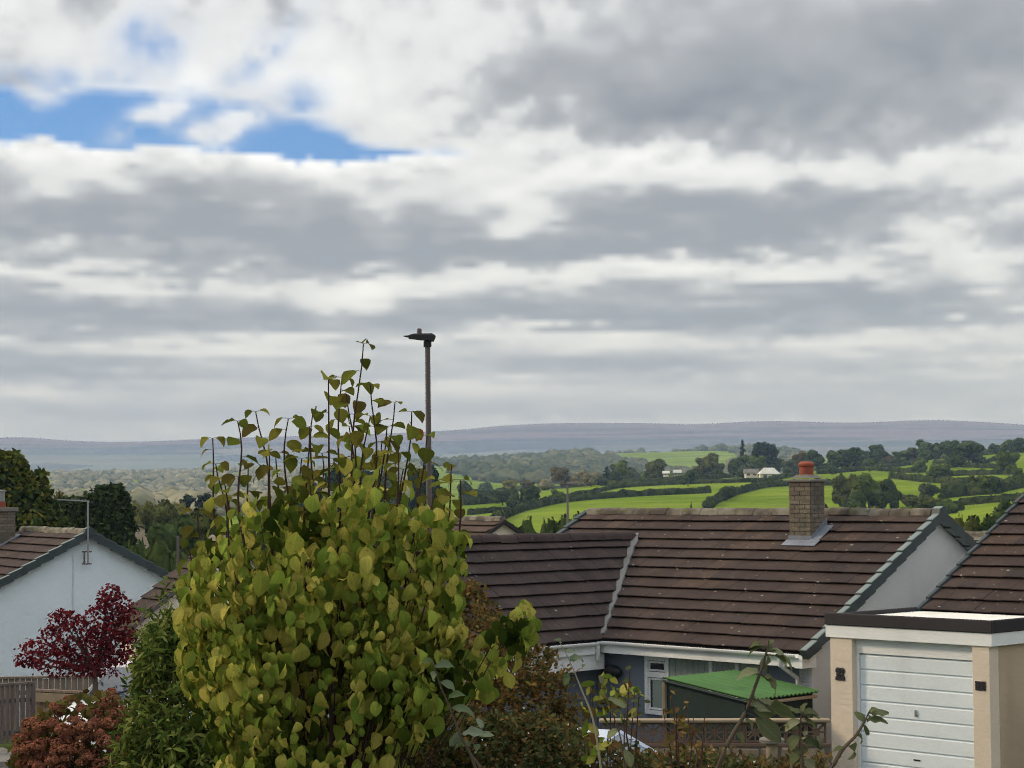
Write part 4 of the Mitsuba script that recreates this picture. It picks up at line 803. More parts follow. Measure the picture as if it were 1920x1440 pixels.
# ---------------------------------------------------------------- generic gabled house for the others: gable faces +gx
def gabled(key_label, cat_, apex, ang, half, tanp, length, wall, tile=('mat_tile', 'mat_tile_dark', 'mat_tile_warm'), wt=.335, gauge=.345, most=200, name='house', caps=True, ground=None, over=.12, vname='verge_cap', vb='mat_verge', seed=1, tiles=True, chim=None):
    k = thing(name, key_label, cat_)
    ex, ey = np.array([math.sin(ang), -math.cos(ang), 0]), np.array([math.cos(ang), math.sin(ang), 0])
    p = math.atan(tanp); h = half * tanp; s = math.hypot(half, h); o = apex - ex * length - ey * half - EZ * h
    gz = (zat(apex[0], apex[1]) if ground is None else ground) - o[2] - .4
    vf, vb_ = ey * math.cos(p) + EZ * math.sin(p), -ey * math.cos(p) + EZ * math.sin(p)
    d = part(k, 'roof', cat([prism([(.02, 0), (length, 0), (length, s), (.02, s)], -.06, -.012, o, ex, vf, np.cross(ex, vf)), prism([(0, 0), (length - .02, 0), (length - .02, s), (0, s)], -.06, -.012, o + ex * length + ey * 2 * half, -ex, vb_, np.cross(-ex, vb_))]), 'mat_deck')
    rows = max(3, round(s / gauge)); g = s / rows
    roof(k, d, o, ex, vf, [(0, 0), (length, 0), (length, s), (0, s)], wt, g, tile, most, seed, visible=None)
    roof(k, d, o + ex * length + ey * 2 * half, -ex, vb_, [(0, 0), (length, 0), (length, s), (0, s)], wt, g, tile, 0, seed + 1)
    ridge_tiles(d, apex - ex * length + EZ * .03, apex - ex * .08 + EZ * .03)
    if caps:
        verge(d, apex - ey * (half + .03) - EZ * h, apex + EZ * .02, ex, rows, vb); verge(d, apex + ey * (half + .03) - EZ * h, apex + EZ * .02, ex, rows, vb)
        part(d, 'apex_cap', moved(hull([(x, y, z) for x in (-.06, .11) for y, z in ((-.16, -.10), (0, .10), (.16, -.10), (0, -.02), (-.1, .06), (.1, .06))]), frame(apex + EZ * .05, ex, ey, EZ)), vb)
    else:
        for sgn, nm in ((-1, 0), (1, 1)):
            m = prism([(0, -.07), (0, .025), (s, .025), (s, -.07)], 0, .05, apex + sgn * ey * half - EZ * h + ex * .001, unit(-sgn * ey * half + EZ * h), np.cross(ex, unit(-sgn * ey * half + EZ * h)) * sgn * -1 if False else unit(np.cross(unit(-sgn * ey * half + EZ * h), ex)) * (1 if np.cross(unit(-sgn * ey * half + EZ * h), ex)[2] > 0 else -1), ex)
            part(d, 'barge_board', m, vb)
    wi = .3
    part(k, 'gable_wall', prism([(wi, gz), (2 * half - wi, gz), (2 * half - wi, h * wi / half - .06), (half, h - .06), (wi, h * wi / half - .06)], -.2, 0, o + ex * (length - .1), ey, EZ, ex), wall)
    for y_ in (wi, 2 * half - wi - .2): part(k, 'wall', moved(bx((.1, y_, gz), (length - .31, y_ + .2, -.02)), frame(o, ex, ey, EZ)), wall)
    return k, d, o, ex, ey, vf, h

# white house on the left
A2 = at(166, 1000, 44.0); ang2 = math.radians(30)
wh, whd, who, wex, wey, wvf, whh = gabled('pale blue-white house whose plain gable faces the street on the left', 'house', A2, ang2, 4.15, .535, 5.4, 'mat_wall_white', name='rendered_house', gauge=.345, most=280, seed=21)
# its chimney
pc = on_plane(2, 1024, A2, np.cross(wex, wvf)); hc = pc - who; cu = hc @ wex
CM = frame(pc, wex, wey, EZ)
ch = part(wh, 'chimney', moved(bx((-.45, -.3, -.5), (.16, .3, .86)), CM), 'mat_mortar')
chimney_bricks(ch, CM, (-.45, -.3, -.5), (.16, .3, .86), 18, 3, (0, 1), seed=9)
part(ch, 'cap_slab', moved(bx((-.52, -.37, .86), (.23, .37, .96), .012), CM), 'mat_concrete')
part(ch, 'pot', moved(trimesh.creation.revolve([(0, 0), (.15, 0), (.13, .16), (0, .16)], sections=18), CM @ frame((-.14, 0, .955), [1, 0, 0], [0, 1, 0], [0, 0, 1])), 'mat_terracotta', 35)
part(ch, 'metal_cowl', moved(trimesh.creation.revolve([(0, 0), (.12, 0), (.12, .24), (.15, .245), (.15, .275), (0, .29)], sections=18), CM @ frame((-.14, 0, 1.116), [1, 0, 0], [0, 1, 0], [0, 0, 1])), 'mat_metal', 35)
part(ch, 'lead_flashing', moved(bx((-.55, -.52, -.02), (.30, .5, .012)), frame(pc + np.cross(wex, wvf) * .06, wex, wvf, np.cross(wex, wvf))), 'mat_lead')
# seam down the gable
gs = on_plane(137, 1040, A2 - wex * .1, wex)
part(wh, 'cable', tube([gs + wex * .02, gs + wex * .02 - EZ * 2.3], .012, 5), 'mat_gable_grey')
# its aerial
ap = on_plane(165, 938, A2 + wex * .12, wex); ab = on_plane(165, 1056, A2 + wex * .12, wex)
aer = thing('television_aerial', 'television aerial on a pole at the apex of the pale blue-white gable', 'aerial')
part(aer, 'mast', tube([ab, ap], .022, 8), 'mat_metal', 40)
b0 = at(107, 937, A2[1] - .2); part(aer, 'boom', tube([b0, ap - EZ * .03, ap + (ap - b0) * .06 - EZ * .03], .015, 6), 'mat_metal')
bd = unit(ap - b0); el_ = unit(np.cross(bd, EZ))
for k in range(9): part(aer, 'element', tube([b0 + (ap - b0) * (.04 + .11 * k) - el_ * .16, b0 + (ap - b0) * (.04 + .11 * k) + el_ * .16], .008, 5), 'mat_metal')
br = on_plane(158, 1046, A2 + wex * .1, wex)
part(aer, 'wall_bracket', cat([tube([br + EZ * .14, br - EZ * .14], .022, 6), tube([br + EZ * .14, br + EZ * .14 + wey * .17], .018, 6), tube([br - EZ * .14, br - EZ * .14 + wey * .17], .018, 6), tube([br + EZ * .14, br + EZ * .14 - wex * .14], .018, 6), tube([br - EZ * .14, br - EZ * .14 - wex * .14], .018, 6)]), 'mat_lamp_grey')
# cream outbuilding and small house behind
A3 = at(436, 1014, 42.0)
gabled('small cream house with dark barge board, mostly hidden by the lime shrub', 'house', A3, math.radians(30), 2.45, .78, 1.25, 'mat_cream_pale', ('mat_tile', 'mat_tile_dark', 'mat_tile_warm'), name='garden_house', most=120, caps=False, vb='mat_lamp_grey', seed=31)
A4 = at(946, 976, 52.0)
gabled('distant brown-roofed house with a small cream gable and dark barge boards', 'house', A4, math.radians(30), 2.8, .62, 7.5, 'mat_cream_pale', ('mat_tile_warm', 'mat_tile', 'mat_tile_dark'), name='neighbour_house', most=150, caps=False, vb='mat_felt', seed=33)
A5 = at(1872, 1005, 48.0)
gabled('grey ridged roof glimpsed beyond the grey gable on the right', 'house', A5, math.radians(34), 3.4, .5, 5.0, 'mat_cream_pale', ('mat_ridge', 'mat_ridge', 'mat_ridge'), name='grey_roofed_house', most=60, caps=False, vb='mat_white_paint', seed=35)
# tiny far cottages among the trees on the left
def cottage(px, py, y, w, wallm, roofm, label, name='cottage', l=1.5, hh=.5, ang=32):
    p = at(px, py, y); k = thing(name, label, 'house'); ex, ey = np.array([math.sin(math.radians(ang)), -math.cos(math.radians(ang)), 0]), np.array([math.cos(math.radians(ang)), math.sin(math.radians(ang)), 0])
    M = frame(p, ex, ey, EZ); g = zat(p[0], p[1]) - p[2] - .3; e = -w * hh
    g = max(g, e - 14)
    part(k, 'wall', moved(hull([(x, y_, z) for x in (-w * l, 0) for y_, z in ((-w * .92, g), (w * .92, g), (-w * .92, e + .05), (w * .92, e + .05), (0, -.1))]), M), wallm)
    part(k, 'roof', moved(cat([hull([(x, y_, z + t) for x in (-w * l - .2, .2) for y_, z in ((s * w * 1.04, e - .04), (0, 0)) for t in (0, .12)]) for s in (-1, 1)]), M), roofm)
    for a in (.25, .6): part(k, 'window', moved(bx((-w * l * a - .45, -w * .92 - .05, e - 1.6), (-w * l * a + .45, -w * .92 + .02, e - .5)), M), 'mat_glass')
    return k
cottage(214, 997, 120, .55, 'mat_cream_pale', 'mat_terracotta', 'tiny white and orange building among dark trees right of the aerial')
cottage(262, 986, 190, 1.3, 'mat_cream_stained', 'mat_ridge', 'pinkish grey roof among the trees right of the tall dark trees')
# farm on the hill
fa = spot(1432, 897)
def farm(px0, px1, top, bot, wallm, roofm, label, name, hip, dy=0):
    y = fa[1] + dy; a, b = at(px0, bot, y), at(px1, bot, y); h = (bot - top) / F * y; k = thing(name, label, 'farm building'); L = b[0] - a[0]
    z = a[2]; x0, x1 = a[0], b[0]; ew = h * .42; D = L * .5
    part(k, 'wall', bx((x0 + .5, y, z - 3), (x1 - .5, y + D, z + ew)), wallm)
    i = L * .26 if hip else 0
    part(k, 'roof', hull([(x0, y - .6, z + ew), (x1, y - .6, z + ew), (x0, y + D + .6, z + ew), (x1, y + D + .6, z + ew), (x0 + i, y + D / 2, z + h), (x1 - i, y + D / 2, z + h)]), roofm)
    for t in (.3, .68): part(k, 'window', bx((x0 + L * t - .6, y - .06, z + ew * .25), (x0 + L * t + .6, y + .01, z + ew * .8)), 'mat_glass')
farm(1423, 1463, 877, 897, 'mat_cream_pale', 'mat_flat_roof', 'white hip-roofed farmhouse on the hill among dark trees', 'farmhouse', True)
farm(1395, 1424, 879, 893, 'mat_cream_pale', 'mat_concrete', 'grey-roofed barn at the left of the white farmhouse', 'barn', False, 6)
farm(1242, 1256, 883, 891, 'mat_cream_pale', 'mat_flat_roof', 'tiny pale roof among the belt trees left of the farm', 'farm_shed', False, 40)
farm(1262, 1278, 881, 891, 'mat_cream_stained', 'mat_flat_roof', 'second tiny pale roof in the belt, nearer the dark hedge tree', 'farm_shed', False, 46)

# ---------------------------------------------------------------- street lamp, pole
lp = at(808, 640, 28.0); gz = zat(lp[0], lp[1])
lamp = thing('street_lamp', 'tall grey street lamp post with flat black lantern behind the lime shrub', 'street lamp')
part(lamp, 'column', trimesh.util.concatenate([tube([[lp[0], 28, gz - .3], [lp[0], 28, gz + 1.6], [lp[0] - .01, 28, gz + 1.65], [lp[0] - .05, 28, lp[2] - .02]], [.07, .07, .047, .038], 14)]), 'mat_lamp_grey', 40)
hd = np.array([lp[0] - .05, 28, lp[2]])
LM = frame(hd, [.86, 0, 0], [0, .86, 0], [0, 0, .86])
part(lamp, 'lantern', moved(hull([(-.32, -.10, .05), (-.32, .10, .05), (-.30, -.10, .11), (-.30, .10, .11), (.10, -.13, .0), (.10, .13, 0), (.14, -.13, .09), (.14, .13, .09), (.08, -.11, .13), (.08, .11, .13), (-.22, -.09, .13), (-.22, .09, .13)]), LM), 'mat_lamp_black')
part(lamp, 'arm_tip', moved(hull([(-.41, -.02, .085), (-.41, .02, .085), (-.41, 0, .1), (-.30, -.06, .06), (-.30, .06, .06), (-.30, -.06, .105), (-.30, .06, .105)]), LM), 'mat_lamp_black')
part(lamp, 'spigot', moved(trimesh.creation.cylinder(.068, .10, sections=14), LM @ frame((0, 0, -.045), [1, 0, 0], [0, 1, 0], [0, 0, 1])), 'mat_lamp_black', 40)
part(lamp, 'photocell', moved(trimesh.creation.revolve([(0, 0), (.042, 0), (.042, .07), (.03, .09), (0, .095)], sections=14), LM @ frame((-.14, 0, .13), [1, 0, 0], [0, 1, 0], [0, 0, 1])), 'mat_lamp_grey', 40)
p2 = at(1064, 908, 92); g2 = zat(p2[0], p2[1])
pole = thing('lamp_pole', 'thin distant lamp pole rising left of the brown roof ridge', 'lamp post')
part(pole, 'column', tube([[p2[0], 92, g2 - .3], [p2[0], 92, p2[2]]], [.08, .05], 8), 'mat_concrete')
part(pole, 'lantern', moved(hull([(-.05, -.1, 0), (.5, -.1, .05), (-.05, .1, 0), (.5, .1, .05), (-.05, 0, .12), (.5, 0, .13)]), frame(p2, [1, 0, 0], [0, 1, 0], [0, 0, 1])), 'mat_lamp_grey')
p3 = at(334, 1005, 58); g3 = zat(p3[0], p3[1])
pole = thing('telegraph_pole', 'thin grey pole among dark trees left of the lime shrub', 'pole')
scene[pole] = mikit.ply(tube([[p3[0], 58, g3 - .3], [p3[0], 58, p3[2]]], [.045, .04], 8), 'mat_lamp_grey')

# ---------------------------------------------------------------- shed, screen wall, fences
SC = at(1405, 1312, 29.2)                                           # near corner of the green roof
shed = thing('garden_shed', 'low dark shed with bright green corrugated roof in front of the bungalow', 'shed')
sl, sw = 1.75, 1.75
def shp(u, v): return SC - EX * u + EY * v + EZ * (.125 * u)        # u up the slope (along -EX), v along the eave
nv = 60; us_, vs_ = np.array([0, sl]), np.linspace(0, sw, nv)
cor = .016 * np.cos(vs_ / sw * 2 * np.pi * 17)
top = np.array([[shp(u, v) + EZ * c for v, c in zip(vs_, cor)] for u in us_]); bot = top - EZ * .012
V = np.concatenate([top.reshape(-1, 3), bot.reshape(-1, 3)]); f = []
for j in range(nv - 1):
    a, b, c, d = j, j + 1, nv + j + 1, nv + j; e = 2 * nv
    f += [[a, d, c], [a, c, b], [a + e, c + e, d + e], [a + e, b + e, c + e], [a, b, b + e], [a, b + e, a + e], [d, d + e, c + e], [d, c + e, c]]
f += [[0, 2 * nv, 3 * nv], [0, 3 * nv, nv], [nv - 1, 2 * nv - 1, 4 * nv - 1], [nv - 1, 4 * nv - 1, 3 * nv - 1]]
sr = part(shed, 'roof', trimesh.Trimesh(V, f, process=False), 'mat_green_roof', False)
gs_ = zat(SC[0], SC[1]) - .2
SM = frame(SC, -EX, EY, EZ)
part(shed, 'wall', cat([hull([tuple(shp(u, v) - EZ * .035) for u, v in ((.12, .04), (sl - .05, .04), (.12, .07), (sl - .05, .07))] + [tuple(shp(u, v) * [1, 1, 0] + EZ * gs_) for u, v in ((.12, .04), (sl - .05, .04), (.12, .07), (sl - .05, .07))]),
    hull([tuple(shp(u, v) - EZ * .035) for u, v in ((.1, .08), (.13, .08), (.1, sw - .05), (.13, sw - .05))] + [tuple(shp(u, v) * [1, 1, 0] + EZ * gs_) for u, v in ((.1, .08), (.13, .08), (.1, sw - .05), (.13, sw - .05))])]), 'mat_shed_wall')
part(shed, 'corner_post', cat([tube([shp(sl - .02, .02) - EZ * .04, shp(sl - .02, .02) * [1, 1, 0] + EZ * gs_], .04, 6)]), 'mat_wood_post')
part(shed, 'roof_edge', tube([shp(.03, -.0) - EZ * .045, shp(sl, -.0) - EZ * .045], .022, 6), 'mat_shed_wall')
part(shed, 'gutter_batten', tube([shp(.06, .1) - EZ * .09, shp(.06, sw) - EZ * .09], .028, 6), 'mat_cream_stained')

W0, W1 = at(1130, 1349, 28.6), at(1556, 1347, 28.5); zt_w = (W0[2] + W1[2]) / 2
WUx = unit((W1 - W0) * [1, 1, 0]); WNx = np.cross(WUx, EZ); WLn = np.linalg.norm((W1 - W0)[:2]); wm = frame(np.array([W0[0], W0[1], zt_w]), WUx, -WNx, EZ)
sw_ = thing('screen_wall', 'brown pierced concrete block screen wall on a stone base before the bungalow', 'garden wall')
part(sw_, 'coping', moved(bx((-.05, -.12, -.045), (WLn, .12, .0), .01), wm), 'mat_wood_post')
bs_ = .30; nb = int(WLn / bs_)
def screen_block(s):
    t = .022; r = s / 2; L = [bx((-r + .003, -.045, -r), (-r + .028, .045, r)), bx((r - .028, -.045, -r), (r - .003, .045, r)), bx((-r + .029, -.045, -r + .003), (r - .029, .045, -r + .028)), bx((-r + .029, -.045, r - .028), (r - .029, .045, r - .003))]
    for a in range(0, 180, 45):
        m = bx((-r * (1.30 if a % 90 else .92), -.036 - a * .00005, -t / 2), (r * (1.30 if a % 90 else .92), .036 + a * .00005, t / 2)); m.apply_transform(trimesh.transformations.rotation_matrix(math.radians(a), [0, 1, 0])); L.append(m)
    for a in range(4):
        m = trimesh.creation.annulus(r * .30, r * .40, .06, sections=14) if a == 0 else None
        if m is not None: m.apply_transform(trimesh.transformations.rotation_matrix(math.pi / 2, [1, 0, 0])); L.append(m)
    return cat(L)
sbk = mikit.ply(screen_block(bs_))
for k in range(nb): part(sw_, 'block', sbk, 'mat_block', to=wm @ frame((bs_ * (k + .5), 0, -.047 - bs_ / 2), [1, 0, 0], [0, 1, 0], [0, 0, 1]))
part(sw_, 'rail', moved(bx((-.05, -.10, -.40), (WLn, .10, -.349), .008), wm), 'mat_block')
rg = np.random.default_rng(4); zz = -.405
for row in range(4):
    x = 0; hgt = rg.uniform(.15, .22)
    while x < WLn - .1:
        L_ = rg.uniform(.2, .45); L_ = min(L_, WLn - x)
        m = bx((x + .008, -.10 - rg.uniform(0, .03), zz - hgt + .008), (x + L_ - .008, .10, zz - .006), .03); m.vertices += rg.normal(0, .008, m.vertices.shape)
        part(sw_, 'stone', moved(m, wm), 'mat_stone'); x += L_
    zz -= hgt
part(sw_, 'core', moved(bx((-.04, -.085, zz - .6), (WLn - .01, .09, -.402)), wm), 'mat_mortar')
# small stone pedestal
pp = at(1447, 1386, 26.5); pg = zat(pp[0], pp[1])
ped = thing('stone_pedestal', 'small round-topped stone pedestal standing before the pierced wall', 'pedestal')
part(ped, 'shaft', moved(trimesh.creation.revolve([(0, 0), (.13, 0), (.13, .1), (.085, .16), (.075, pp[2] - pg - .1), (.1, pp[2] - pg - .04), (0, pp[2] - pg - .04)], sections=16), frame([pp[0], pp[1], pg], [1, 0, 0], [0, 1, 0], [0, 0, 1])), 'mat_stone', 35)
part(ped, 'top', moved(trimesh.creation.revolve([(0, -.04), (.17, -.04), (.175, 0), (.15, .02), (0, .03)], sections=20), frame(pp, [1, 0, 0], [0, 1, 0], [0, 0, 1])), 'mat_concrete', 35)
part(ped, 'finial', moved(trimesh.creation.revolve([(0, .02), (.06, .03), (.07, .1), (.04, .16), (.05, .2), (0, .24)], sections=14), frame(pp, [1, 0, 0], [0, 1, 0], [0, 0, 1])), 'mat_stone', 35)

# left: board fence below the white gable, gate of dark slats, paving
def board_fence(p0, p1, zt, hgt, wd, key, bs, gap=.012, cap=True, holes=None):
    U = unit((p1 - p0) * [1, 1, 0]); L = np.linalg.norm((p1 - p0)[:2]); n = int(L / wd); M = frame(np.array([p0[0], p0[1], zt]), U, np.cross(EZ, U), EZ); rg = np.random.default_rng(n)
    for k in range(n):
        part(key, 'slat', moved(bx((k * wd + gap / 2, -.012 + rg.normal(0, .002), -hgt), ((k + 1) * wd - gap / 2, .012, rg.normal(0, .006)), .003), M), bs)
    if cap: part(key, 'rail', moved(bx((0, -.045, .0), (L, .045, .045)), M), bs)
    part(key, 'back_rail', moved(cat([bx((0, .014, -.35), (L, .06, -.26)), bx((0, .014, -hgt + .15), (L, .06, -hgt + .24))]), M), bs)
    return M, L
f0, f1 = at(-60, 1274, 41.0), at(205, 1275, 41.4)
fk = thing('board_fence', 'brown close-boarded fence along the foot of the pale blue-white gable', 'fence')
board_fence(f0, f1, f0[2], 1.5, .12, fk, 'mat_fence')
g0, g1 = at(66, 1296, 38.6), at(176, 1302, 38.0)
fk = thing('panel_fence', 'lighter brown board fence with a thick top rail, right of the dark gate', 'fence')
M_, L_ = board_fence(g0, g1, g0[2], 1.3, .13, fk, 'mat_fence', .008)
part(fk, 'top_board', moved(bx((0, -.07, -.20), (L_, -.046, -.02)), M_), 'mat_wood_post')
h0, h1 = at(-30, 1290, 37.4), at(62, 1284, 38.0)
gk = thing('slatted_gate', 'dark weathered gate of upright slats at the left edge', 'gate')
M_, L_ = board_fence(h0, h1, h0[2] + .02, 1.12, .105, gk, 'mat_gate', .035)
part(gk, 'post', tube([h1 + EZ * .05, h1 - EZ * 1.3], .05, 6), 'mat_lamp_grey')
part(gk, 'hinge', moved(bx((L_ - .35, -.05, -.95), (L_ + .05, -.02, -.91)), M_), 'mat_black')
# paving at the bottom left
pv = []
for i in range(6):
    for j in range(7):
        x, y = -13.5 + i * 1.05, 30.5 + j * 1.02; pv.append((x, y))
gl_ = thing('paved_drive', None, None, kind='structure')
labels[gl_] = {'kind': 'structure', 'label': 'grey paved drive before the dark gate'}
base = bx((-18, 24, .02), (-7.2, 38.4, .075)); scene[gl_] = mikit.ply(base, 'mat_paving')
kb = thing('kerb', None, None, kind='structure'); labels[kb] = {'kind': 'structure'}
ms = [bx((-17.5 + .92 * i, 35.55, .06), (-17.5 + .92 * i + .905, 35.72, .19), .012) for i in range(9)]
for i, m in enumerate(ms): part(kb, 'stone', m, 'mat_concrete')

# ---------------------------------------------------------------- cars
def car(p, yaw, paint, label, big=1.0):
    k = thing('parked_car', label, 'car'); c, s = math.cos(yaw), math.sin(yaw); M = frame(p, [c * big, s * big, 0], [-s * big, c * big, 0], [0, 0, big])
    side = Polygon([(-1.95, .35), (-1.98, .62), (-1.92, .82), (-1.80, .90), (1.05, .94), (1.75, .80), (1.98, .62), (2.0, .35), (1.7, .22), (-1.7, .22)]).buffer(.06).simplify(.01)
    for cx_ in (-1.25, 1.25): side = side.difference(Polygon([(cx_ + .36 * math.cos(t), .31 + .36 * math.sin(t)) for t in np.linspace(0, 2 * np.pi, 28)]))
    b = trimesh.creation.extrude_polygon(side, 1.60, engine='earcut'); b.apply_transform(np.array([[1, 0, 0, 0], [0, 0, -1, .8], [0, 1, 0, 0], [0, 0, 0, 1.0]]))
    part(k, 'body', moved(b, M), paint, 40)
    gh = [(-1.80, .92, .74), (.98, .95, .74), (-1.45, 1.36, .60), (.12, 1.46, .58), (-.5, 1.49, .56)]
    green = hull([(x, sg * y, z) for x, z, y in gh for sg in (-1, 1)])
    part(k, 'glasshouse', moved(green, M), 'mat_car_glass')
    part(k, 'roof', moved(hull([(x, sg * y, z) for x, z, y in ((-1.42, 1.375, .60), (.13, 1.475, .58), (-.5, 1.51, .55), (-1.45, 1.345, .615), (.16, 1.445, .595)) for sg in (-1, 1)]), M), paint, 30)
    for sg in (-1, 1):
        part(k, 'pillar', moved(tube([(1.0, sg * .745, .95), (.14, sg * .595, 1.45)], .035, 6), M), paint)
        part(k, 'pillar', moved(tube([(-.45, sg * .75, .94), (-.5, sg * .58, 1.47)], .03, 6), M), paint)
        part(k, 'pillar', moved(tube([(-1.8, sg * .745, .92), (-1.44, sg * .605, 1.36)], .05, 6), M), paint)
        part(k, 'mirror', moved(blob(1, 2, .05, 1, 3, (.09, .12, .07)), M @ frame((.78, sg * .88, 1.0), [1, 0, 0], [0, 1, 0], [0, 0, 1])), 'mat_rubber', True)
        part(k, 'headlight', moved(blob(1, 2, .02, 1, 2, (.14, .17, .08)), M @ frame((1.82, sg * .60, .70), [1, 0, 0], [0, 1, 0], [0, 0, 1])), 'mat_lens_glass', True)
        for cx_ in (-1.25, 1.25):
            w_ = moved(trimesh.creation.cylinder(.31, .2, sections=24), M @ frame((cx_, sg * .72, .31), [1, 0, 0], [0, 0, 1], [0, -1, 0])); wk = part(k, 'wheel', w_, 'mat_rubber', 40)
            part(wk, 'rim', moved(trimesh.creation.cylinder(.2, .21, sections=20), M @ frame((cx_, sg * .725, .31), [1, 0, 0], [0, 0, 1], [0, -1, 0])), 'mat_chrome', 40)
    part(k, 'wiper', moved(tube([(.92, -.5, 1.0), (.62, .1, 1.17)], .012, 5), M), 'mat_rubber')
    return k
pc1 = at(276, 1300, 36.8); car(np.array([pc1[0], pc1[1], zat(pc1[0], pc1[1]) + .12]), math.radians(-102), 'mat_car_white', 'white car half hidden behind the bushes beside the red maple', 1.17)
pc2 = at(1120, 1400, 22.0); car(np.array([pc2[0], pc2[1], zat(pc2[0], pc2[1]) - .10]), math.radians(-14), 'mat_car_blue', 'pale blue-white car glimpsed through the hedge below the bungalow')
# ---------------------------------------------------------------- leaves
OUT = {'obovate': ([0, .1, .26, .46, .68, .88, 1], [.03, .22, .41, .50, .44, .22, .01]), 'ovate': ([0, .12, .3, .5, .7, .86, 1], [.04, .26, .42, .45, .34, .19, .01]), 'lance': ([0, .2, .5, .8, 1], [.04, .34, .5, .28, .01])}
def leaf_batch(P_, A_, N_, L, W, kind='obovate', fold=.18, curl=.35, rg=rng, tint=None, wave=.03):
    "blades: base points, axes, normals, lengths, widths -> vertices, faces, uv"
    n = len(P_); A_ = A_ / (np.linalg.norm(A_, axis=1, keepdims=True) + 1e-9); N_ = N_ - A_ * (N_ * A_).sum(1, keepdims=True); N_ = N_ / (np.linalg.norm(N_, axis=1, keepdims=True) + 1e-9); S = np.cross(A_, N_)
    t, w = map(np.array, OUT[kind]); m = len(t)
    L, W = np.broadcast_to(L, (n,)), np.broadcast_to(W, (n,)); cu = curl * rg.uniform(.2, 1.7, n); fo = fold * rg.uniform(.2, 1.6, n); wv = rg.normal(0, wave, (n, m, 3))
    V = np.zeros((n, m, 3, 3)); x = np.array([-1, 0, 1])
    side = x[None, None, :] * w[None, :, None] * 1.4 * W[:, None, None]
    th = cu[:, None] * t[None]                                   # the blade bends round
    along = np.where(cu[:, None] > .01, np.sin(th) / np.maximum(cu[:, None], .01), t[None]) * L[:, None]
    drop = np.where(cu[:, None] > .01, (1 - np.cos(th)) / np.maximum(cu[:, None], .01), 0) * L[:, None]
    up = -drop[:, :, None] + np.abs(side) * fo[:, None, None] + wv * L[:, None, None] * np.abs(x)
    V = P_[:, None, None] + A_[:, None, None] * along[:, :, None, None] + S[:, None, None] * side[..., None] + N_[:, None, None] * up[..., None]
    i, j = np.meshgrid(np.arange(m - 1), np.arange(2), indexing='ij'); q = np.stack([i * 3 + j, i * 3 + j + 1, (i + 1) * 3 + j + 1, (i + 1) * 3 + j], -1).reshape(-1, 4)
    f1 = np.vstack([q[:, [0, 1, 2]], q[:, [0, 2, 3]]])
    F_ = (np.arange(n)[:, None, None] * (m * 3) + f1[None]).reshape(-1, 3)
    ti = rg.integers(0, 400, n) if tint is None else tint
    u = ti[:, None, None] + .5 + .45 * x[None, None, :] * np.ones((1, m, 1)); v = np.broadcast_to(t[None, :, None], (n, m, 3))
    return V.reshape(n, -1, 3), f1, np.stack([u, v], -1).reshape(n, -1, 2)
def join(V, f1): n, k = V.shape[:2]; return V.reshape(-1, 3), (np.arange(n)[:, None, None] * k + f1[None]).reshape(-1, 3)
def leaf_parts(parent, V, f1, UV, bsdf, idx, name='leaf'):
    for i in idx: part(parent, name, (V[i], f1), bsdf, True, uv=UV[i])
def leaf_mass(parent, V, f1, UV, bsdf, name='foliage'):
    if len(V) == 0: return
    v, f = join(V, f1); part(parent, name, (v, f), bsdf, True, uv=UV.reshape(-1, 2), kind='stuff')
def inside(poly, n, rg):
    from shapely import contains_xy
    p = Polygon(poly); x0, y0, x1, y1 = p.bounds; out = np.zeros((0, 2))
    while len(out) < n:
        q = np.stack([rg.uniform(x0, x1, n * 2), rg.uniform(y0, y1, n * 2)], 1); out = np.vstack([out, q[contains_xy(p, q[:, 0], q[:, 1])]])
    return out[:n]
def at_many(px, py, y):
    d = fwd[None] + rtv[None] * ((px - 960) / F)[:, None] - upv[None] * ((py - 720) / F)[:, None]
    return EYE + d * (y / d[:, 1])[:, None]

# ---------------------------------------------------------------- the lime-leaved shrub in the middle
D0 = 11.0
rg = np.random.default_rng(101)
lime = thing('lime_shrub', 'large shrub of round yellow-green leaves with bare upright shoots against the sky', 'shrub')
gbase = at(610, 1440, D0); gz = zat(gbase[0], gbase[1])
root = np.array([gbase[0], D0 + .05, gz])
tops = [(395, 822, 960), (445, 790, 930), (485, 772, 940), (540, 785, 930), (575, 800, 930), (612, 712, 940), (640, 708, 930), (676, 645, 960), (700, 722, 950), (735, 755, 930), (768, 772, 940), (800, 818, 930), (852, 872, 960), (590, 770, 930), (660, 800, 940), (420, 900, 1000), (520, 850, 960), (715, 830, 950), (830, 930, 1040), (372, 960, 1080), (350, 1010, 1100), (630, 860, 980), (760, 880, 990), (462, 870, 980), (500, 845, 970), (560, 860, 980), (600, 850, 960), (655, 740, 940), (690, 780, 950), (720, 800, 960), (745, 850, 980), (790, 880, 990), (820, 900, 1000), (410, 870, 990), (545, 905, 1000), (580, 900, 1000), (680, 860, 980), (865, 900, 1010), (435, 930, 1020)]
stems, LP, LA, LN, LL, LT = [], [], [], [], [], []
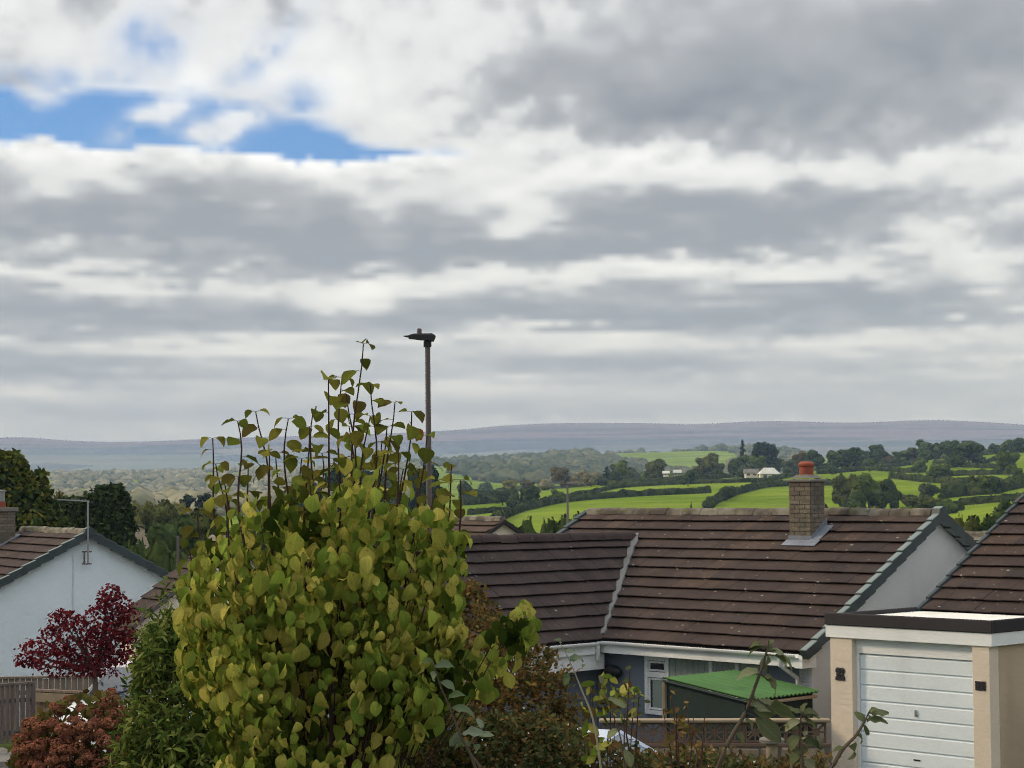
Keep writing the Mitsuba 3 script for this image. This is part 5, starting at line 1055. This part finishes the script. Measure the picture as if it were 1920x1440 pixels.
for i, (tx, ty, body) in enumerate(tops):
    dd = D0 + rg.uniform(-.38, .38); tip = at(tx, ty, dd)
    b0 = root + [rg.uniform(-.14, .14), rg.uniform(-.12, .12), 0]
    low = at(610 + (tx - 610) * .55, 1330, D0 + (dd - D0) * .5); mid = at(610 + (tx - 610) * .98 + rg.uniform(-12, 12), body + 60, dd)
    s = np.linspace(0, 1, 26)[:, None]
    pts = (1 - s) ** 3 * b0 + 3 * (1 - s) ** 2 * s * low + 3 * (1 - s) * s ** 2 * mid + s ** 3 * tip
    pts = pts + .016 * np.sin(s * (15 + 7 * math.sin(i)) + i) * np.array([1, .6, 0]) * (s > .2) + .03 * np.sin(s * 5 + i * 2) * np.array([1, .5, 0]) * s * (1 - s) * 4
    stems.append(tube(pts, np.linspace(.019, .0035, 26), 6))
    # leaves up the shoot, in twos and threes towards the tip
    seg = np.linalg.norm(np.diff(pts, axis=0), axis=1); cum = np.r_[0, np.cumsum(seg)]; Ls = cum[-1]
    pos = Ls - np.cumsum(np.r_[0.0, rg.uniform(.055, .11, 9), rg.uniform(.03, .07, 20)]); ph = rg.uniform(0, 6.28)
    for k, q in enumerate(pos):
        p = np.array([np.interp(q, cum, pts[:, c]) for c in range(3)]); ph += 2.4 + rg.normal(0, .4)
        for r in range(2 if k == 0 else 1):
            a = ph + r * 2.6; o = np.array([math.cos(a), math.sin(a) * .8, 0]); k_ = min(1, k / 9)
            pet = .018 + .012 * rg.random(); LP.append(p + o * pet + [0, 0, .004]); LA.append(o * (1 - .45 * k_) + [0, 0, rg.uniform(-.5, .35) - .9 * k_]); LN.append(np.array([0, 0, 1.0]) + o * .5 + rg.normal(0, .35, 3)); LL.append(rg.uniform(.070, .118) * (.9 if k < 1 else 1)); LT.append(1 if k > 2 + rg.integers(0, 6) else 0)
            stems.append(tube([p, p + o * pet * .6 + [0, 0, .004], p + o * pet + [0, 0, .004]], .0016, 3))
# one rusty leaf
rp_ = at(776, 806, D0)
part(lime, 'trunk', cat([tube([root - [0, 0, .3], root + [.0, 0, .35], root + [.02, 0, .7]], [.06, .05, .035], 8)] + [tube([root + [0, 0, .25], root + [.10 * math.cos(k), .1 * math.sin(k), .6], root + [.16 * math.cos(k), .16 * math.sin(k), 1.0]], [.03, .025, .018], 6) for k in range(6)]), 'mat_bark', 40)
part(lime, 'shoots', cat(stems), 'mat_twig_dark', 40, kind='stuff')
LP, LA, LN, LL, LT = map(np.array, (LP, LA, LN, LL, LT))
V, f1, UV = leaf_batch(LP, LA, LN, LL, LL * rg.uniform(.50, .70, len(LL)) , 'obovate', .35, 1.0, rg)
near = np.nonzero(LT == 0)[0]; leaf_parts(lime, V, f1, UV, 'leaf_top', near[:130]); leaf_mass(lime, V[LT == 1], f1, UV[LT == 1], 'leaf_lime', 'shoot_foliage'); leaf_mass(lime, V[near[130:]], f1, UV[near[130:]], 'leaf_top', 'shoot_foliage')
Vr, fr, Ur = leaf_batch(rp_[None], np.array([[.6, 0, -.7]]), np.array([[.2, -1, .3]]), .075, .05, 'obovate', .3, .8, rg); part(lime, 'leaf', (Vr[0], fr), 'leaf_rust', True, uv=Ur[0], label='single rust-red leaf at the top right')
stalk = tube([at(768, 790, D0), rp_], .0016, 4); part(lime, 'leaf_stalk', stalk, 'mat_twig_dark')
body = [(342, 1090), (366, 1035), (408, 990), (460, 940), (530, 895), (600, 865), (690, 865), (770, 905), (842, 950), (870, 990), (868, 1010), (874, 1060), (862, 1120), (864, 1180), (852, 1260), (835, 1330), (790, 1372), (745, 1400), (700, 1440), (640, 1470), (520, 1470), (435, 1470), (402, 1410), (380, 1350), (346, 1300), (335, 1230), (340, 1150)]
side_ = [(845, 1215), (900, 1185), (945, 1150), (980, 1118), (1003, 1150), (998, 1195), (965, 1245), (935, 1290), (880, 1300), (840, 1280)]
def body_leaves(poly, n, cxp, wide, thick, seed, holes=(), top=0):
    rg = np.random.default_rng(seed); q = inside(poly, n, rg); t = np.clip((q[:, 0] - cxp) / wide, -1, 1); T_ = thick * np.sqrt(1 - t ** 2) + .08
    r = rg.random(n); dep = np.where(r < .62, -T_ * rg.uniform(.45, 1.0, n), np.where(r < .8, T_ * rg.uniform(-.5, .5, n), T_ * rg.uniform(.4, 1, n)))
    keep = np.ones(n, bool)
    for hx, hy, hr, hs, prob in holes: keep &= ~((((q[:, 0] - hx) / hr) ** 2 + ((q[:, 1] - hy) / hs) ** 2 < 1) & (dep < .15) & (rg.random(n) < prob))
    if top: keep &= rg.random(n) < np.clip(.12 + (q[:, 1] - top) / 230, 0, 1)
    cl = meshkit.fbm(np.stack([q[:, 0] / 55, q[:, 1] / 75, dep * 3], 1), 3, seed); keep &= (cl > .45) | (rg.random(n) < .25)
    q, dep, t = q[keep], dep[keep], t[keep]; P_ = at_many(q[:, 0], q[:, 1], D0 + dep); n = len(P_)
    o = np.stack([t * .9 + rg.normal(0, .28, n), np.sign(dep) * .6 + rg.normal(0, .3, n), np.zeros(n)], 1)
    A_ = o * .42 + np.stack([rg.normal(0, .22, n), rg.normal(0, .22, n), -rg.uniform(.7, 1.6, n)], 1)
    N_ = o * .9 + np.stack([rg.normal(0, .38, n), rg.normal(0, .3, n), rg.uniform(.0, .7, n)], 1)
    L = rg.choice([.058, .080, .100, .122], n, p=[.25, .30, .27, .18]) * rg.uniform(.88, 1.12, n)
    return P_, A_, N_, L, q, dep
P_, A_, N_, L, q, dep = body_leaves(body, 6000, 605, 275, .62, 7, holes=((598, 1300, 62, 105, .85), (690, 1390, 60, 55, .7), (625, 1150, 35, 60, .5), (470, 1330, 40, 50, .3)), top=900)
P2, A2_, N2, L2, q2, d2 = body_leaves(side_, 250, 905, 105, .3, 9)
P_, A_, N_, L, dep, q = np.vstack([P_, P2]), np.vstack([A_, A2_]), np.vstack([N_, N2]), np.r_[L, L2], np.r_[dep, d2], np.vstack([q, q2])
V, f1, UV = leaf_batch(P_, A_, N_, L, L * rng.uniform(.42, .60, len(L)), 'obovate', .42, 1.25, np.random.default_rng(8))
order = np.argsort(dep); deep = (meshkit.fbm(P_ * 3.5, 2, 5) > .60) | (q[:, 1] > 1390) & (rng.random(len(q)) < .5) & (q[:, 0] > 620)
front = order[:168]; rest = order[168:]
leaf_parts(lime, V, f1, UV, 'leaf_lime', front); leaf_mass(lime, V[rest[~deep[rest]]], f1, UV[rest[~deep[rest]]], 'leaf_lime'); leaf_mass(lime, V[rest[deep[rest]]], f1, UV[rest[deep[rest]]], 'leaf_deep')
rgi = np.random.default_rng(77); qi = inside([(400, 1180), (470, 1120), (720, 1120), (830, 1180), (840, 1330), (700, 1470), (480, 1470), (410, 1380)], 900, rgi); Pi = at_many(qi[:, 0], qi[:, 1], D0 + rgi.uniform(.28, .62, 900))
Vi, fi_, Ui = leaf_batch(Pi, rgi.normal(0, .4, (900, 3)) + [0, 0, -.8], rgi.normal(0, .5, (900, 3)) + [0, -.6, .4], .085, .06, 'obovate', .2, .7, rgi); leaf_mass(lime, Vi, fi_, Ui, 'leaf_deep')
tw = []
for k in range(70):
    i = rng.integers(0, len(P_)); b = root + [0, 0, .5] + (P_[i] - root) * [.35, .35, .45]
    tw.append(tube([b, (b + P_[i]) / 2 + rng.normal(0, .03, 3), P_[i]], [.006, .004, .002], 4))
part(lime, 'branches', cat(tw), 'mat_twig_dark', kind='stuff')

# ---------------------------------------------------------------- bushes
def bush(name, label, poly, dpt, thick, n, size, asp, bsdf, seed, droop=-.1, kind='lance', cat__='bush', extra=(), fold=.2, curl=.4, clump=.42, stems_=14, csize=40):
    rg = np.random.default_rng(seed); k = thing(name, label, cat__); p = Polygon(poly); x0, y0, x1, y1 = p.bounds; cxp, wd = (x0 + x1) / 2, (x1 - x0) / 2 + 1
    m_ = 8; nt = n // m_; q = inside(poly, nt, rg); t = (q[:, 0] - cxp) / wd; T_ = thick * np.sqrt(np.clip(1 - t ** 2, 0, 1)) * np.clip((q[:, 1] - y0) / (.55 * (y1 - y0)) + .15, 0, 1) ** .5 + .05
    r = rg.random(nt); dep = np.where(r < .74, -T_ * rg.uniform(.5, 1, nt), T_ * rg.uniform(-.5, 1, nt))
    cl = meshkit.fbm(np.stack([q[:, 0] / csize, q[:, 1] / csize, dep * 60 / csize], 1), 3, seed); keep = (cl > clump) | (rg.random(nt) < .22); dep = dep + (cl - .5) * -.8 * thick
    q, dep, t = q[keep], dep[keep], t[keep]; B_ = at_many(q[:, 0], q[:, 1], dpt + dep); nt = len(B_)
    D_ = np.stack([t * .6 + rg.normal(0, .4, nt), np.sign(dep) * .45 + rg.normal(0, .35, nt), .55 + droop + rg.normal(0, .35, nt)], 1); D_ /= np.linalg.norm(D_, axis=1, keepdims=True)
    tl = size * rg.uniform(2.2, 4.6, nt); B_ = B_ - D_ * tl[:, None] * .55
    kk = (np.arange(m_) + rg.uniform(.2, .8, (nt, m_))) / m_; P_ = B_[:, None] + D_[:, None] * (tl[:, None] * kk)[..., None] - (kk ** 2 * tl[:, None] * .25)[..., None] * EZ
    S_ = np.cross(D_, rg.normal(0, 1, (nt, 3))); S_ /= np.linalg.norm(S_, axis=1, keepdims=True) + 1e-9; S2 = np.cross(D_, S_)
    an = np.arange(m_)[None] * 2.4 + rg.uniform(0, 6.28, (nt, 1)); A_ = D_[:, None] * .75 + S_[:, None] * np.cos(an)[..., None] + S2[:, None] * np.sin(an)[..., None] + rg.normal(0, .25, (nt, m_, 3)) + [0, 0, droop]
    N_ = D_[:, None] * .8 + np.array([0, -.15, .55]) + rg.normal(0, .35, (nt, m_, 3))
    P_, A_, N_ = P_.reshape(-1, 3), A_.reshape(-1, 3), N_.reshape(-1, 3); n = len(P_)
    L = size * rg.uniform(.65, 1.35, n); V, f1, UV = leaf_batch(P_, A_, N_, L, L * asp, kind, fold, curl, rg)
    sel = rg.random(n); lo = 0
    for b, fr in [(bsdf, 1 - sum(e[1] for e in extra))] + list(extra):
        m = (sel >= lo) & (sel < lo + fr); lo += fr; leaf_mass(k, V[m], f1, UV[m], b)
    c = at(cxp, min(y1, 1440), dpt); gz = zat(c[0], c[1]); st = []
    for j in range(stems_):
        i = rg.integers(0, n); st.append(tube([[c[0] + rg.normal(0, .06), c[1] + rg.normal(0, .1), gz - .1], [(c[0] * .6 + P_[i][0] * .4), (c[1] * .6 + P_[i][1] * .4), gz * .45 + P_[i][2] * .55], P_[i]], [.012, .007, .002], 5))
    part(k, 'stems', cat(st), 'mat_twig_dark', kind='stuff')
    return k, P_
bush('evergreen_shrub', 'dense dark green narrow-leaved shrub left of the big lime shrub', [(262, 1250), (272, 1195), (300, 1160), (322, 1150), (335, 1128), (352, 1150), (385, 1165), (420, 1190), (440, 1300), (445, 1480), (205, 1480), (228, 1400), (252, 1340), (258, 1290)], 15.5, .9, 13000, .085, .20, 'leaf_evergreen', 11, -.25, clump=.40)
bush('brown_shrub', 'tall rusty brown shrub with fine leaves right of the lime shrub', [(850, 1150), (875, 1085), (905, 1098), (930, 1135), (970, 1180), (1010, 1205), (1050, 1235), (1075, 1290), (1085, 1350), (1095, 1480), (840, 1480)], 13.5, .8, 11000, .042, .36, 'leaf_brown', 12, .1, extra=(('leaf_hedge', .16),), clump=.38)
hk_, hp = bush('mixed_hedge', 'low dark green and brown hedge with pale flecks along the bottom of the picture', [(690, 1490), (705, 1390), (745, 1352), (800, 1335), (870, 1330), (940, 1345), (1010, 1328), (1090, 1372), (1160, 1398), (1230, 1418), (1300, 1412), (1380, 1420), (1430, 1430), (1430, 1490)], 12.2, .7, 13000, .038, .40, 'leaf_hedge', 13, .0, extra=(('leaf_brown', .34),), clump=.36)
rg = np.random.default_rng(5); fl = hp[rg.choice(len(hp), 40)] + rg.normal(0, .01, (40, 3)) + [0, -.08, .05]
V, f1, UV = leaf_batch(fl, rg.normal(0, 1, (40, 3)), rg.normal(0, .5, (40, 3)) + [0, -1, .6], .018, .012, 'ovate', .2, .4, rg)
leaf_mass(hk_, V, f1, UV, 'leaf_white', 'pale_petals')
bush('russet_bed', 'sparse russet plants growing over the stone base of the pierced wall', [(1190, 1480), (1200, 1415), (1260, 1395), (1330, 1405), (1400, 1415), (1480, 1408), (1556, 1420), (1560, 1480)], 20.5, .5, 2600, .07, .35, 'leaf_brown', 14, .2, extra=(('leaf_hedge', .3),), clump=.45, cat__='plants')
bush('yellow_leaf_shrub', 'small shrub with yellow-green leaves in front of the blue-grey wall', [(1095, 1275), (1120, 1265), (1150, 1280), (1172, 1262), (1172, 1300), (1160, 1335), (1130, 1345), (1150, 1420), (1110, 1430), (1100, 1340)], 10.5, .2, 90, .075, .42, 'leaf_lime', 15, -.3, kind='ovate', clump=.2, stems_=8, extra=(('leaf_brown', .35),))
bush('dark_leaf_shrub', 'dark green broad-leaved shrub low beneath the lime shrub', [(560, 1480), (600, 1400), (680, 1360), (760, 1350), (850, 1300), (870, 1400), (880, 1480)], 12.4, .4, 900, .085, .5, 'leaf_deep', 16, -.3, kind='ovate', clump=.3)
bush('grey_leaf_shrub', 'thin pale-leaved twigs against the cream house left of the lime shrub', [(252, 1190), (270, 1130), (330, 1080), (380, 1085), (400, 1180), (300, 1210)], 17.0, .3, 420, .07, .26, 'leaf_evergreen', 18, .1, clump=.3, stems_=6)

# hydrangea with dead flower heads
hyd = thing('hydrangea', 'hydrangea bush covered in faded pinkish brown flower heads at the bottom left', 'bush')
rg = np.random.default_rng(31); hpoly = [(22, 1410), (48, 1358), (95, 1322), (150, 1300), (210, 1298), (252, 1318), (262, 1370), (250, 1480), (5, 1480)]
heads = []
for v in range(5):
    r2 = np.random.default_rng(60 + v); n = 100; u = r2.normal(0, 1, (n, 3)); u[:, 2] = np.abs(u[:, 2]) * .9 - .35; u /= np.linalg.norm(u, axis=1, keepdims=True)
    Vh, fh, Uh = [], None, []
    for pet in range(4):
        t1 = np.cross(u, r2.normal(0, 1, (n, 3))) if pet == 0 else (np.cross(u, t1)); t1 /= np.linalg.norm(t1, axis=1, keepdims=True)
        a, fh, b = leaf_batch(u * r2.uniform(.8, 1.0, (n, 1)), t1 + u * r2.uniform(-.2, .6, (n, 1)), u + r2.normal(0, .3, (n, 3)), .24, .20, 'ovate', .1, .3, r2); Vh.append(a); Uh.append(b)
    Vh, Uh = np.concatenate(Vh), np.concatenate(Uh); vv_, ff_ = join(Vh, fh); heads.append(mikit.ply((vv_ * [1, 1, .8], ff_), None, True, uv=Uh.reshape(-1, 2)))
cnt = 0; placed = []
while len(placed) < 135 and cnt < 6000:
    cnt += 1; q = inside(hpoly, 1, rg)[0]
    t = (q[0] - 135) / 130; dz = 22.5 - .75 * math.sqrt(max(0, 1 - t * t)) * min(1, .25 + (q[1] - 1295) / 120) + rg.uniform(-.1, .25)
    p = at(q[0], q[1], dz)
    if all(np.linalg.norm(p - o) > .085 for o in placed):
        placed.append(p); s = rg.uniform(.055, .095); R3 = trimesh.transformations.random_rotation_matrix(rg.random(3))
        Z = trimesh.transformations.rotation_matrix(rg.uniform(0, 6.28), [0, 0, 1]); X = trimesh.transformations.rotation_matrix(rg.normal(.3, .3), [1, 0, 0]); m = X @ Z; m[:3, :3] *= s; m[:3, 3] = p
        part(hyd, 'flower_head', heads[len(placed) % 5], 'leaf_hydrangea', to=m)
n = 1600; q = inside(hpoly, n, rg); P_ = at_many(q[:, 0], q[:, 1], 22.6 + rg.uniform(-.6, .5, n)); V, f1, UV = leaf_batch(P_, rg.normal(0, 1, (n, 3)) + [0, -.3, -.2], rg.normal(0, .5, (n, 3)) + [0, -.4, 1], .10 * rg.uniform(.7, 1.2, n), .06, 'ovate', .2, .5, rg); leaf_mass(hyd, V, f1, UV, 'leaf_hyd_green')
hc_ = at(135, 1440, 22.6); gz = zat(hc_[0], hc_[1]); part(hyd, 'stems', cat([tube([[hc_[0] + rg.normal(0, .2), 22.6, gz], p + [0, .02, -.02]], [.014, .006], 5) for p in placed[::3]]), 'mat_twig_dark', kind='stuff')
# red maple
mp = thing('japanese_maple', 'small dark red maple tree in front of the pale blue-white gable', 'tree')
rg = np.random.default_rng(41); MD = 36.0
pads = [(207, 1108, 24, 15), (215, 1125, 36, 16), (200, 1145, 44, 18), (228, 1150, 34, 16), (130, 1160, 40, 15), (112, 1148, 20, 9), (150, 1178, 60, 18), (210, 1180, 52, 18), (85, 1207, 48, 15), (150, 1207, 66, 18), (215, 1210, 44, 18), (62, 1228, 34, 11), (115, 1235, 62, 15), (170, 1235, 50, 15), (225, 1232, 34, 13), (130, 1256, 52, 9), (190, 1256, 34, 9), (48, 1240, 18, 6), (235, 1190, 24, 12), (95, 1180, 20, 9)]
PP, TT = [], []
for cx_, cy_, rx, ry in pads:
    n = int(rx * ry * .30) + 20; a = rg.uniform(0, 2 * np.pi, n); r = np.sqrt(rg.random(n)); dd = rg.uniform(-1, 1, n) * rx / 100 * .7
    r = r * np.where(rg.random(n) < .2, 1.3, 1); PP.append(at_many(cx_ + rx * r * np.cos(a), cy_ + ry * r * np.sin(a) + np.abs(np.cos(a)) * r * ry * .5, MD + dd)); 
P_ = np.vstack(PP); n = len(P_); L = .085 * rg.uniform(.6, 1.3, n)
V, f1, UV = leaf_batch(P_, np.stack([rg.normal(0, 1, n), rg.normal(0, 1, n), rg.normal(-.35, .3, n)], 1), rg.normal(0, .45, (n, 3)) + [0, -.2, 1], L, L * .42, 'lance', .15, .7, rg); leaf_mass(mp, V, f1, UV, 'leaf_maple')
mb = at(180, 1300, MD); gz = zat(mb[0], mb[1]); fork = at(178, 1252, MD); part(mp, 'trunk', cat([tube([[mb[0] + .03, MD, gz - .1], [mb[0], MD, (gz + fork[2]) / 2], fork], [.075, .06, .045], 8)]), 'mat_bark', 40)
part(mp, 'branches', cat([tube([fork, (fork + at(c[0], c[1], MD)) / 2 + [0, rg.uniform(-.1, .1), -.06], at(c[0], c[1], MD + rg.uniform(-.2, .2))], [.032, .022, .008], 5) for c in pads]), 'mat_bark', kind='stuff')

# big trees behind the white house
def leafy(name, label, lobes, dpt, n, size, bsdf, seed, extra=(), trunk=None):
    rg = np.random.default_rng(seed); k = thing(name, label, 'tree'); PP, NN = [], []; s = dpt / F; wsum = sum(l[2] * l[3] for l in lobes)
    for cx_, cy_, rx, ry in lobes:
        m = int(n * rx * ry / wsum); u = rg.normal(0, 1, (m, 3)); u /= np.linalg.norm(u, axis=1, keepdims=True); r = rg.uniform(.55, 1.08, (m, 1)) ** .6
        c = at(cx_, cy_, dpt + rg.uniform(-.4, .4) * rx * s); r = r * (.75 + .6 * meshkit.fbm(u * 2.2 + cx_, 3, seed)[:, None]); PP.append(c + u * r * [rx * s, rx * s * .9, ry * s]); NN.append(u)
    P_, N_ = np.vstack(PP), np.vstack(NN); n = len(P_); L = size * rg.uniform(.6, 1.4, n)
    V, f1, UV = leaf_batch(P_, rg.normal(0, .8, (n, 3)) + N_ * .5 + [0, 0, -.3], N_ + rg.normal(0, .5, (n, 3)) + [0, 0, .3], L, L * .5, 'lance', .2, .6, rg)
    sel = meshkit.fbm(P_ * .6, 2, seed) + rg.normal(0, .06, n); lo = np.quantile(sel, 1 - sum(e[1] for e in extra)) if extra else 9
    leaf_mass(k, V[sel < lo], f1, UV[sel < lo], bsdf)
    for e in extra: leaf_mass(k, V[sel >= lo], f1, UV[sel >= lo], e[0])
    b = at(*(trunk or (lobes[0][0], 1010)), dpt); gz = zat(b[0], b[1]); top_ = at(lobes[0][0], lobes[0][1], dpt)
    part(k, 'trunk', tube([[b[0], dpt, gz - .2], [b[0], dpt, (gz + top_[2]) / 2], top_], [.35, .28, .1], 8), 'mat_bark', 40)
    part(k, 'branches', cat([tube([[b[0], dpt, (gz + top_[2]) / 2], at(l[0], l[1], dpt)], [.14, .04], 5) for l in lobes]), 'mat_bark', kind='stuff')
leafy('garden_tree', 'large leafy green tree at the left edge above the chimney', [(10, 900, 42, 50), (0, 945, 60, 50), (45, 930, 36, 42), (70, 955, 38, 42), (40, 975, 66, 36), (90, 985, 30, 26), (-30, 900, 50, 60), (18, 868, 20, 22), (78, 902, 10, 16), (55, 902, 12, 14), (36, 888, 14, 18), (-40, 1010, 90, 60), (50, 1030, 60, 40)], 70, 14000, .23, 'leaf_tree', 51, (('leaf_tree_dark', .4),))
leafy('upright_tree', 'dark upright evergreen tree directly right of the aerial', [(205, 945, 24, 32), (180, 965, 26, 40), (222, 965, 22, 40), (205, 990, 44, 40), (160, 955, 14, 24), (222, 930, 9, 20), (206, 925, 8, 16), (190, 930, 10, 16), (232, 950, 8, 24), (170, 1000, 36, 36), (200, 1040, 60, 40)], 82, 12000, .22, 'leaf_tree_dark', 52)
leafy('dark_tree', 'dark shaded tree behind the television aerial boom', [(135, 965, 32, 32), (115, 985, 36, 34), (150, 1000, 36, 30), (130, 1040, 50, 40)], 86, 4000, .26, 'leaf_tree_dark', 53)

# ---------------------------------------------------------------- near fruit-tree shoots
def shoot(key, pts, dpt, rad, leaves, bsdf, seed, wood='mat_bark', asp=.37, seen=None):
    rg = np.random.default_rng(seed); P3 = [at(x, y, dpt + (dz[0] if dz else 0)) for x, y, *dz in pts]
    s = np.linspace(0, 1, len(P3)); ss_ = np.linspace(0, 1, 24); pts3 = np.stack([PchipInterpolator(s, np.array(P3)[:, c])(ss_) for c in range(3)], 1)
    part(key, 'shoot', tube(pts3, np.linspace(rad, rad * .35, 24), 7), wood, 40)
    for x, y, ang, ln, tilt, *ex in leaves:
        # base pixel, direction in the picture (degrees from right, up positive), length in pixels, tilt of the blade to the viewer
        b = at(x, y, dpt); a = math.radians(ang); L = ln * .86 * dpt / F; ax = np.array([math.cos(a), rg.uniform(-.25, .25), math.sin(a)]); nn = np.array([-math.sin(a) * math.sin(tilt), -math.cos(tilt), math.cos(a) * math.sin(tilt)])
        if nn[2] < 0 and abs(tilt) > .3: nn = nn * [-1, 1, -1]
        Vv, ff, uu = leaf_batch(b[None], ax[None], nn[None], L, L * asp, 'obovate', .38, ex[0] if ex else rg.uniform(.8, 1.7), rg, wave=.06)
        part(key, 'leaf', (Vv[0], ff), bsdf, True, uv=uu[0])
        i = int(np.argmin(np.linalg.norm(pts3 - b, axis=1))); part(key, 'leaf_stalk', tube([pts3[i], (pts3[i] + b) / 2 + [0, 0, .004], b], .0022 * dpt / 6, 4), wood)
ap1 = thing('apple_tree', 'bare-branched young fruit tree with large drooping leaves before the garage and shed', 'tree')
shoot(ap1, [(1335, 1475), (1362, 1400), (1398, 1335), (1414, 1292), (1434, 1235), (1441, 1200)], 6.0, .0085, [(1436, 1216, 160, 48, 1.2), (1428, 1212, 140, 40, .9), (1442, 1214, 80, 30, .5), (1446, 1222, 15, 62, 1.25), (1450, 1230, -5, 58, 1.2), (1440, 1228, -70, 42, .7), (1433, 1232, -100, 36, .4), (1424, 1262, 172, 58, 1.0), (1432, 1270, 20, 30, .9), (1438, 1274, -30, 56, .9, 1.2), (1412, 1300, -105, 44, .3), (1408, 1325, 5, 66, .6), (1412, 1332, -5, 58, .2), (1416, 1345, -42, 78, .3, .6), (1436, 1322, -12, 74, .9), (1396, 1348, -20, 52, 1.1), (1380, 1372, -50, 36, .8), (1442, 1222, 45, 30, .8)], 'leaf_apple', 71)
shoot(ap1, [(1502, 1490), (1504, 1430), (1500, 1380), (1503, 1336)], 6.1, .008, [(1503, 1338, 150, 40, .9), (1504, 1338, 25, 44, 1.0), (1505, 1342, 5, 40, 1.1), (1506, 1348, -15, 38, .9), (1501, 1352, 190, 46, .8), (1504, 1372, -35, 46, .7), (1500, 1380, 215, 52, .5), (1502, 1396, -55, 48, .4), (1500, 1402, 235, 50, .4), (1504, 1388, -15, 52, .8), (1503, 1412, 200, 44, .6), (1504, 1424, -30, 52, .6), (1530, 1380, -40, 44, .9), (1503, 1336, 80, 26, .8), (1498, 1366, 160, 34, .8)], 'leaf_apple', 72)
shoot(ap1, [(1548, 1470), (1578, 1408), (1604, 1380), (1620, 1355), (1630, 1334)], 5.9, .0075, [(1622, 1356, 125, 34, .4), (1630, 1336, 60, 26, 1.0), (1632, 1338, 12, 48, 1.05), (1626, 1350, 0, 52, 1.0, 1.6), (1618, 1360, -50, 26, .6), (1606, 1378, 0, 34, .9, 2.2), (1590, 1398, -25, 54, .8, 1.4), (1584, 1404, 160, 32, .9)], 'leaf_apple', 73)
ap2 = thing('apple_tree', 'silvery-leaved fruit tree twigs just right of the lower lime shrub', 'tree')
shoot(ap2, [(905, 1480), (884, 1420), (862, 1375), (845, 1330), (822, 1275), (812, 1240)], 6.3, .005, [(812, 1244, 150, 40, .8), (815, 1252, 10, 44, 1.0), (820, 1262, 200, 36, .6), (826, 1280, -10, 44, .6), (842, 1310, 30, 40, .9), (848, 1330, 10, 56, 1.1), (862, 1370, -120, 44, .3), (866, 1378, 15, 54, .9), (874, 1395, 170, 44, .7)], 'leaf_apple_silver', 74)
shoot(ap2, [(905, 1480), (900, 1440), (880, 1405), (905, 1365)], 6.4, .006, [(904, 1368, 100, 30, .6), (898, 1380, 20, 40, .9), (888, 1396, -40, 38, .5), (884, 1400, 150, 36, .8)], 'leaf_apple_silver', 75)
ap3 = thing('apple_tree', 'pale bare twig rising past the left end of the bungalow gutter', 'tree')
shoot(ap3, [(1130, 1470), (1112, 1350), (1090, 1292), (1070, 1244), (1050, 1205)], 8.0, .0048, [(1070, 1240, 42, 48, .7), (1092, 1252, 70, 16, .2), (1052, 1206, 120, 22, .7), (1066, 1262, 250, 30, .4), (1060, 1222, 20, 24, .8)], 'leaf_apple_silver', 76, 'mat_twig_grey')
shoot(ap3, [(1180, 1480), (1165, 1390), (1140, 1315), (1128, 1280)], 8.2, .0035, [(1130, 1285, 100, 26, .5), (1140, 1310, -20, 44, .9), (1150, 1335, 10, 40, .9), (1160, 1370, 190, 40, .7), (1170, 1405, -60, 46, .4)], 'leaf_apple', 77)
for k_, sp in ((ap1, (1440, 6.0)), (ap2, (905, 6.35)), (ap3, (1150, 8.1))):
    c = at(sp[0], 1480, sp[1]); gz = zat(c[0], c[1]); ends = {ap1: ((1335, 1475, 6.0), (1502, 1490, 6.1), (1548, 1470, 5.9)), ap2: ((905, 1480, 6.35),), ap3: ((1130, 1470, 8.0), (1180, 1480, 8.2))}[k_]
    fk_ = np.array([c[0], c[1], gz + (c[2] - gz) * .6])
    part(k_, 'trunk', tube([[c[0], c[1], gz - .2], fk_], [.045, .03], 8), 'mat_bark', 40)
    for e in ends: part(k_, 'branch', tube([fk_, (fk_ + at(*e)) / 2 + [0, 0, .05], at(*e)], [.022, .015, .010], 7), 'mat_bark', 40)
# thin red rose stems
rs = thing('rose_bush', 'thin dark red leafless rose stems in front of the narrow window and shed', 'bush')
rg = np.random.default_rng(81)
for tx, ty, bx_ in ((1256, 1290, 1275), (1284, 1302, 1285), (1243, 1330, 1262), (1300, 1345, 1290), (1182, 1245, 1195), (1198, 1300, 1192), (1172, 1330, 1180), (1322, 1330, 1300), (1268, 1325, 1282)):
    a, b = at(tx, ty, 9 + rg.uniform(-.2, .2)), at(bx_, 1500, 9)
    pts = [b, (a + b) / 2 + [rg.normal(0, .02), 0, 0], a]; part(rs, 'stem', tube(pts, [.006, .004, .002], 5), 'mat_twig_dark', 40)
    n = 12; t = rg.uniform(.25, 1, n); P_ = b + (a - b) * t[:, None] + rg.normal(0, .012, (n, 3)); V, f1, UV = leaf_batch(P_, rg.normal(0, 1, (n, 3)), rg.normal(0, .5, (n, 3)) + [0, -.5, .8], .032, .02, 'ovate', .2, .5, rg); leaf_mass(rs, V, f1, UV, 'leaf_brown' if tx > 1200 else 'leaf_hedge')
# ---------------------------------------------------------------- air
scene['haze'] = {'type': 'cube', 'to_world': T().translate([0, 0, 205]).scale([13000, 13000, 225]), 'bsdf': {'type': 'null'}, 'interior': {'type': 'ref', 'id': 'haze_air'}}
labels['haze'] = {'kind': 'stuff', 'label': 'pale blue haze over the land'}
